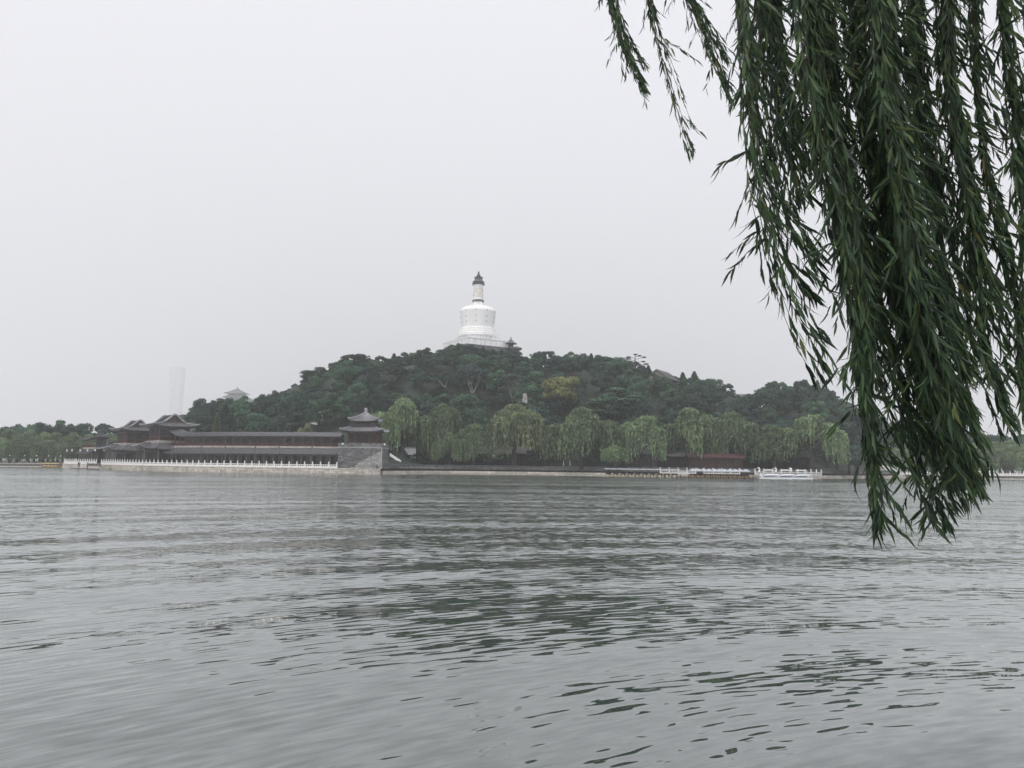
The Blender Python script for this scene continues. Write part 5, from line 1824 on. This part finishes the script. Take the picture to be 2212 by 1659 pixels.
def leaf_at(p, d, size=1.0):
    side = Vector((rw.gauss(0, 1), rw.gauss(0, 1), rw.gauss(0, .4)))
    side = (side - d * side.dot(d)).normalized()
    al = R(abs(rw.gauss(0, 12)) + 5)
    ax = (d * math.cos(al) + side * math.sin(al))
    ax = (ax + Vector((.07, 0, -.30))).normalized()
    nrm = Vector((rw.gauss(0, 1), rw.gauss(0, 1), rw.gauss(0, .5)))
    nrm = (nrm - ax * nrm.dot(ax)).normalized()
    L = (rw.uniform(.075, .145) if p.y < 4.9 else rw.uniform(.06, .11)) * size
    leafC.append((p.copy(), ax, nrm, L, L * rw.uniform(.11, .155)))


for g_i, (gd, w0, w1, cnt, f0, f1, Yg, dens) in enumerate(GUIDE):
    for s_ in range(cnt):
        Y = Yg + rw.gauss(0, .16)
        u = rw.gauss(0, .5)
        frac = f0 + (f1 - f0) * (1 - rw.random() ** 1.6) if s_ else 1.0
        pts_ = []
        n = len(gd)
        wob = rw.uniform(0, 6.28); wob2 = rw.uniform(0, 6.28)
        for i, (a, b) in enumerate(gd):
            t = i / (n - 1)
            xx = a + u * (w0 * (1 - t) + w1 * t) + 5 * math.sin(wob + t * 4.0) * t
            yy = b if i == 0 else gd[0][1] + (b - gd[0][1]) * frac
            xx2 = xx if i == 0 else xx - (1 - frac) * (a - gd[0][0]) * .35
            pts_.append(at(xx2 * D, yy * D, Y + .10 * math.sin(wob2 + 3 * t)))
        top = pts_[0]
        if gd[0][1] < 0:
            pts_ = [Vector((top.x - .03, top.y, 7.3 + rw.uniform(-.1, .25))), Vector((top.x - .01, top.y, (top.z + 7.35) / 2))] + pts_
        else:
            t2 = at(gd[0][0] * D, -60 * D, Y)
            pts_ = [Vector((t2.x - .02, Y, 7.3)), Vector((t2.x, Y, t2.z))] + pts_
        path = resample(dense(pts_, .1), .12)
        k = len(path)
        mb = MB(); mb.tube([p - WO for p in path], [.0042 - .0030 * i / (k - 1) for i in range(k)], 4)
        mb.build('branch', M['twig'], wt)
        nstrand += 1
        ph = rw.uniform(0, 50)
        for a, b in zip(path, path[1:]):
            if b.z > CAM_H + b.y * .68: continue
            seg = (b - a); ln_ = seg.length; d = seg.normalized()
            tuft = .55 + .95 * (.5 + .5 * math.sin(a.z * 7.0 + ph) * math.sin(a.z * 3.1 + ph * 1.7))
            m_ = dens * tuft * ln_ / .0252
            m_ = int(m_) + (rw.random() < m_ % 1)
            for q in range(m_):
                leaf_at(a + seg * rw.random(), d)
            # short side twigs
            if rw.random() < .24 * dens * ln_ / .12:
                sv = Vector((rw.gauss(.25, 1), rw.gauss(0, .8), -.9)).normalized()
                tl_ = rw.uniform(.10, .28)
                for q in range(int(tl_ / .022)):
                    t = q * .022
                    leaf_at(a + sv * t + Vector((0, 0, -1.2 * t * t)), (sv + Vector((0, 0, -2.2 * t))).normalized(), .9)
        for q in range(5):
            leaf_at(path[-1] - d * .02 * q, d, .85)

# leaf blade: folded along the midrib, drooping at the tip
ST = [(0, 0, 0), (.28, .5, .0), (.62, .42, -.03), (1.0, 0, -.12)]   # station, half width, droop


def blade(base, ax, nrm, L, W_):
    dr = .05 + .22 * abs(math.sin(base.x * 91.7 + base.z * 57.3))
    sd = ax.cross(nrm)
    c = lambda t, s_, dz: base + ax * (t * L) + sd * (s_ * W_) + nrm * (dz * L + abs(s_) * W_ * .35)
    return [c(0, 0, 0), c(.28, -.5, 0), c(.28, 0, 0), c(.28, .5, 0), c(.62, -.42, -dr * .3), c(.62, 0, -dr * .3), c(.62, .42, -dr * .3), c(1, 0, -dr)]


BF = [(0, 2, 1), (0, 3, 2), (1, 2, 5, 4), (2, 3, 6, 5), (4, 5, 7), (5, 6, 7)]
inv = CAM_M.inverted()


def seen(p):
    q = inv @ p
    return q.z < 0 and abs(q.x / -q.z) < .63 and abs(q.y / -q.z) < .47


order = sorted(range(len(leafC)), key=lambda i: leafC[i][0].y / leafC[i][3])
single = []
for i in order:
    if seen(leafC[i][0]): single.append(i)
    if len(single) == 300: break
sset = set(single)
proto = []
for i in range(4):
    mb = MB(); mb.add(blade(Vector((0, 0, 0)), Vector((0, 0, -1)), Vector((0, -1, 0)), 1.0, .11 + .012 * i), BF)
    me = mb.mesh('leaf'); me.materials.append(M['leaf_near']); proto.append(me)
for i in single:
    p, ax, nr, L, W_ = leafC[i]
    z = -ax; y_ = -nr; x = y_.cross(z)
    o = bpy.data.objects.new('leaf', proto[i % 4]); COL.objects.link(o); o.parent = wt
    mtx = Matrix((x, y_, z)).transposed().to_4x4()
    o.matrix_local = Matrix.Translation(p - WO) @ mtx @ Matrix.Scale(L, 4)
vs_, fs_ = [], []
for i, (p, ax, nr, L, W_) in enumerate(leafC):
    if i in sset: continue
    o_ = len(vs_)
    vs_ += [tuple(q - WO) for q in blade(p, ax, nr, L, W_)]
    fs_ += [tuple(a + o_ for a in f) for f in BF]
me = bpy.data.meshes.new('foliage'); me.from_pydata(vs_, [], fs_); me.update()
fo = link('foliage', me, M['leaf_near'], wt)
fo['kind'] = 'stuff'
print('strands', nstrand, 'leaves', len(leafC))

# ------------------------------------------------------------------ haze
hz = MB()
hz.box(-1600, 1600, -60, 8900, -2.2, ztp + 40)
ho = hz.build('haze', None)
tag(ho, kind='stuff')
hm = bpy.data.materials.new('haze_air')
hm.use_nodes = True
n_ = hm.node_tree.nodes
n_.remove(n_['Principled BSDF'])
pv = n_.new('ShaderNodeVolumePrincipled')
pv.inputs['Color'].default_value = (0.985, 0.985, 1.0, 1)
pv.inputs['Density'].default_value = 0.0004
pv.inputs['Anisotropy'].default_value = 0.2
hm.node_tree.links.new(pv.outputs[0], n_['Material Output'].inputs['Volume'])
ho.data.materials.append(hm)
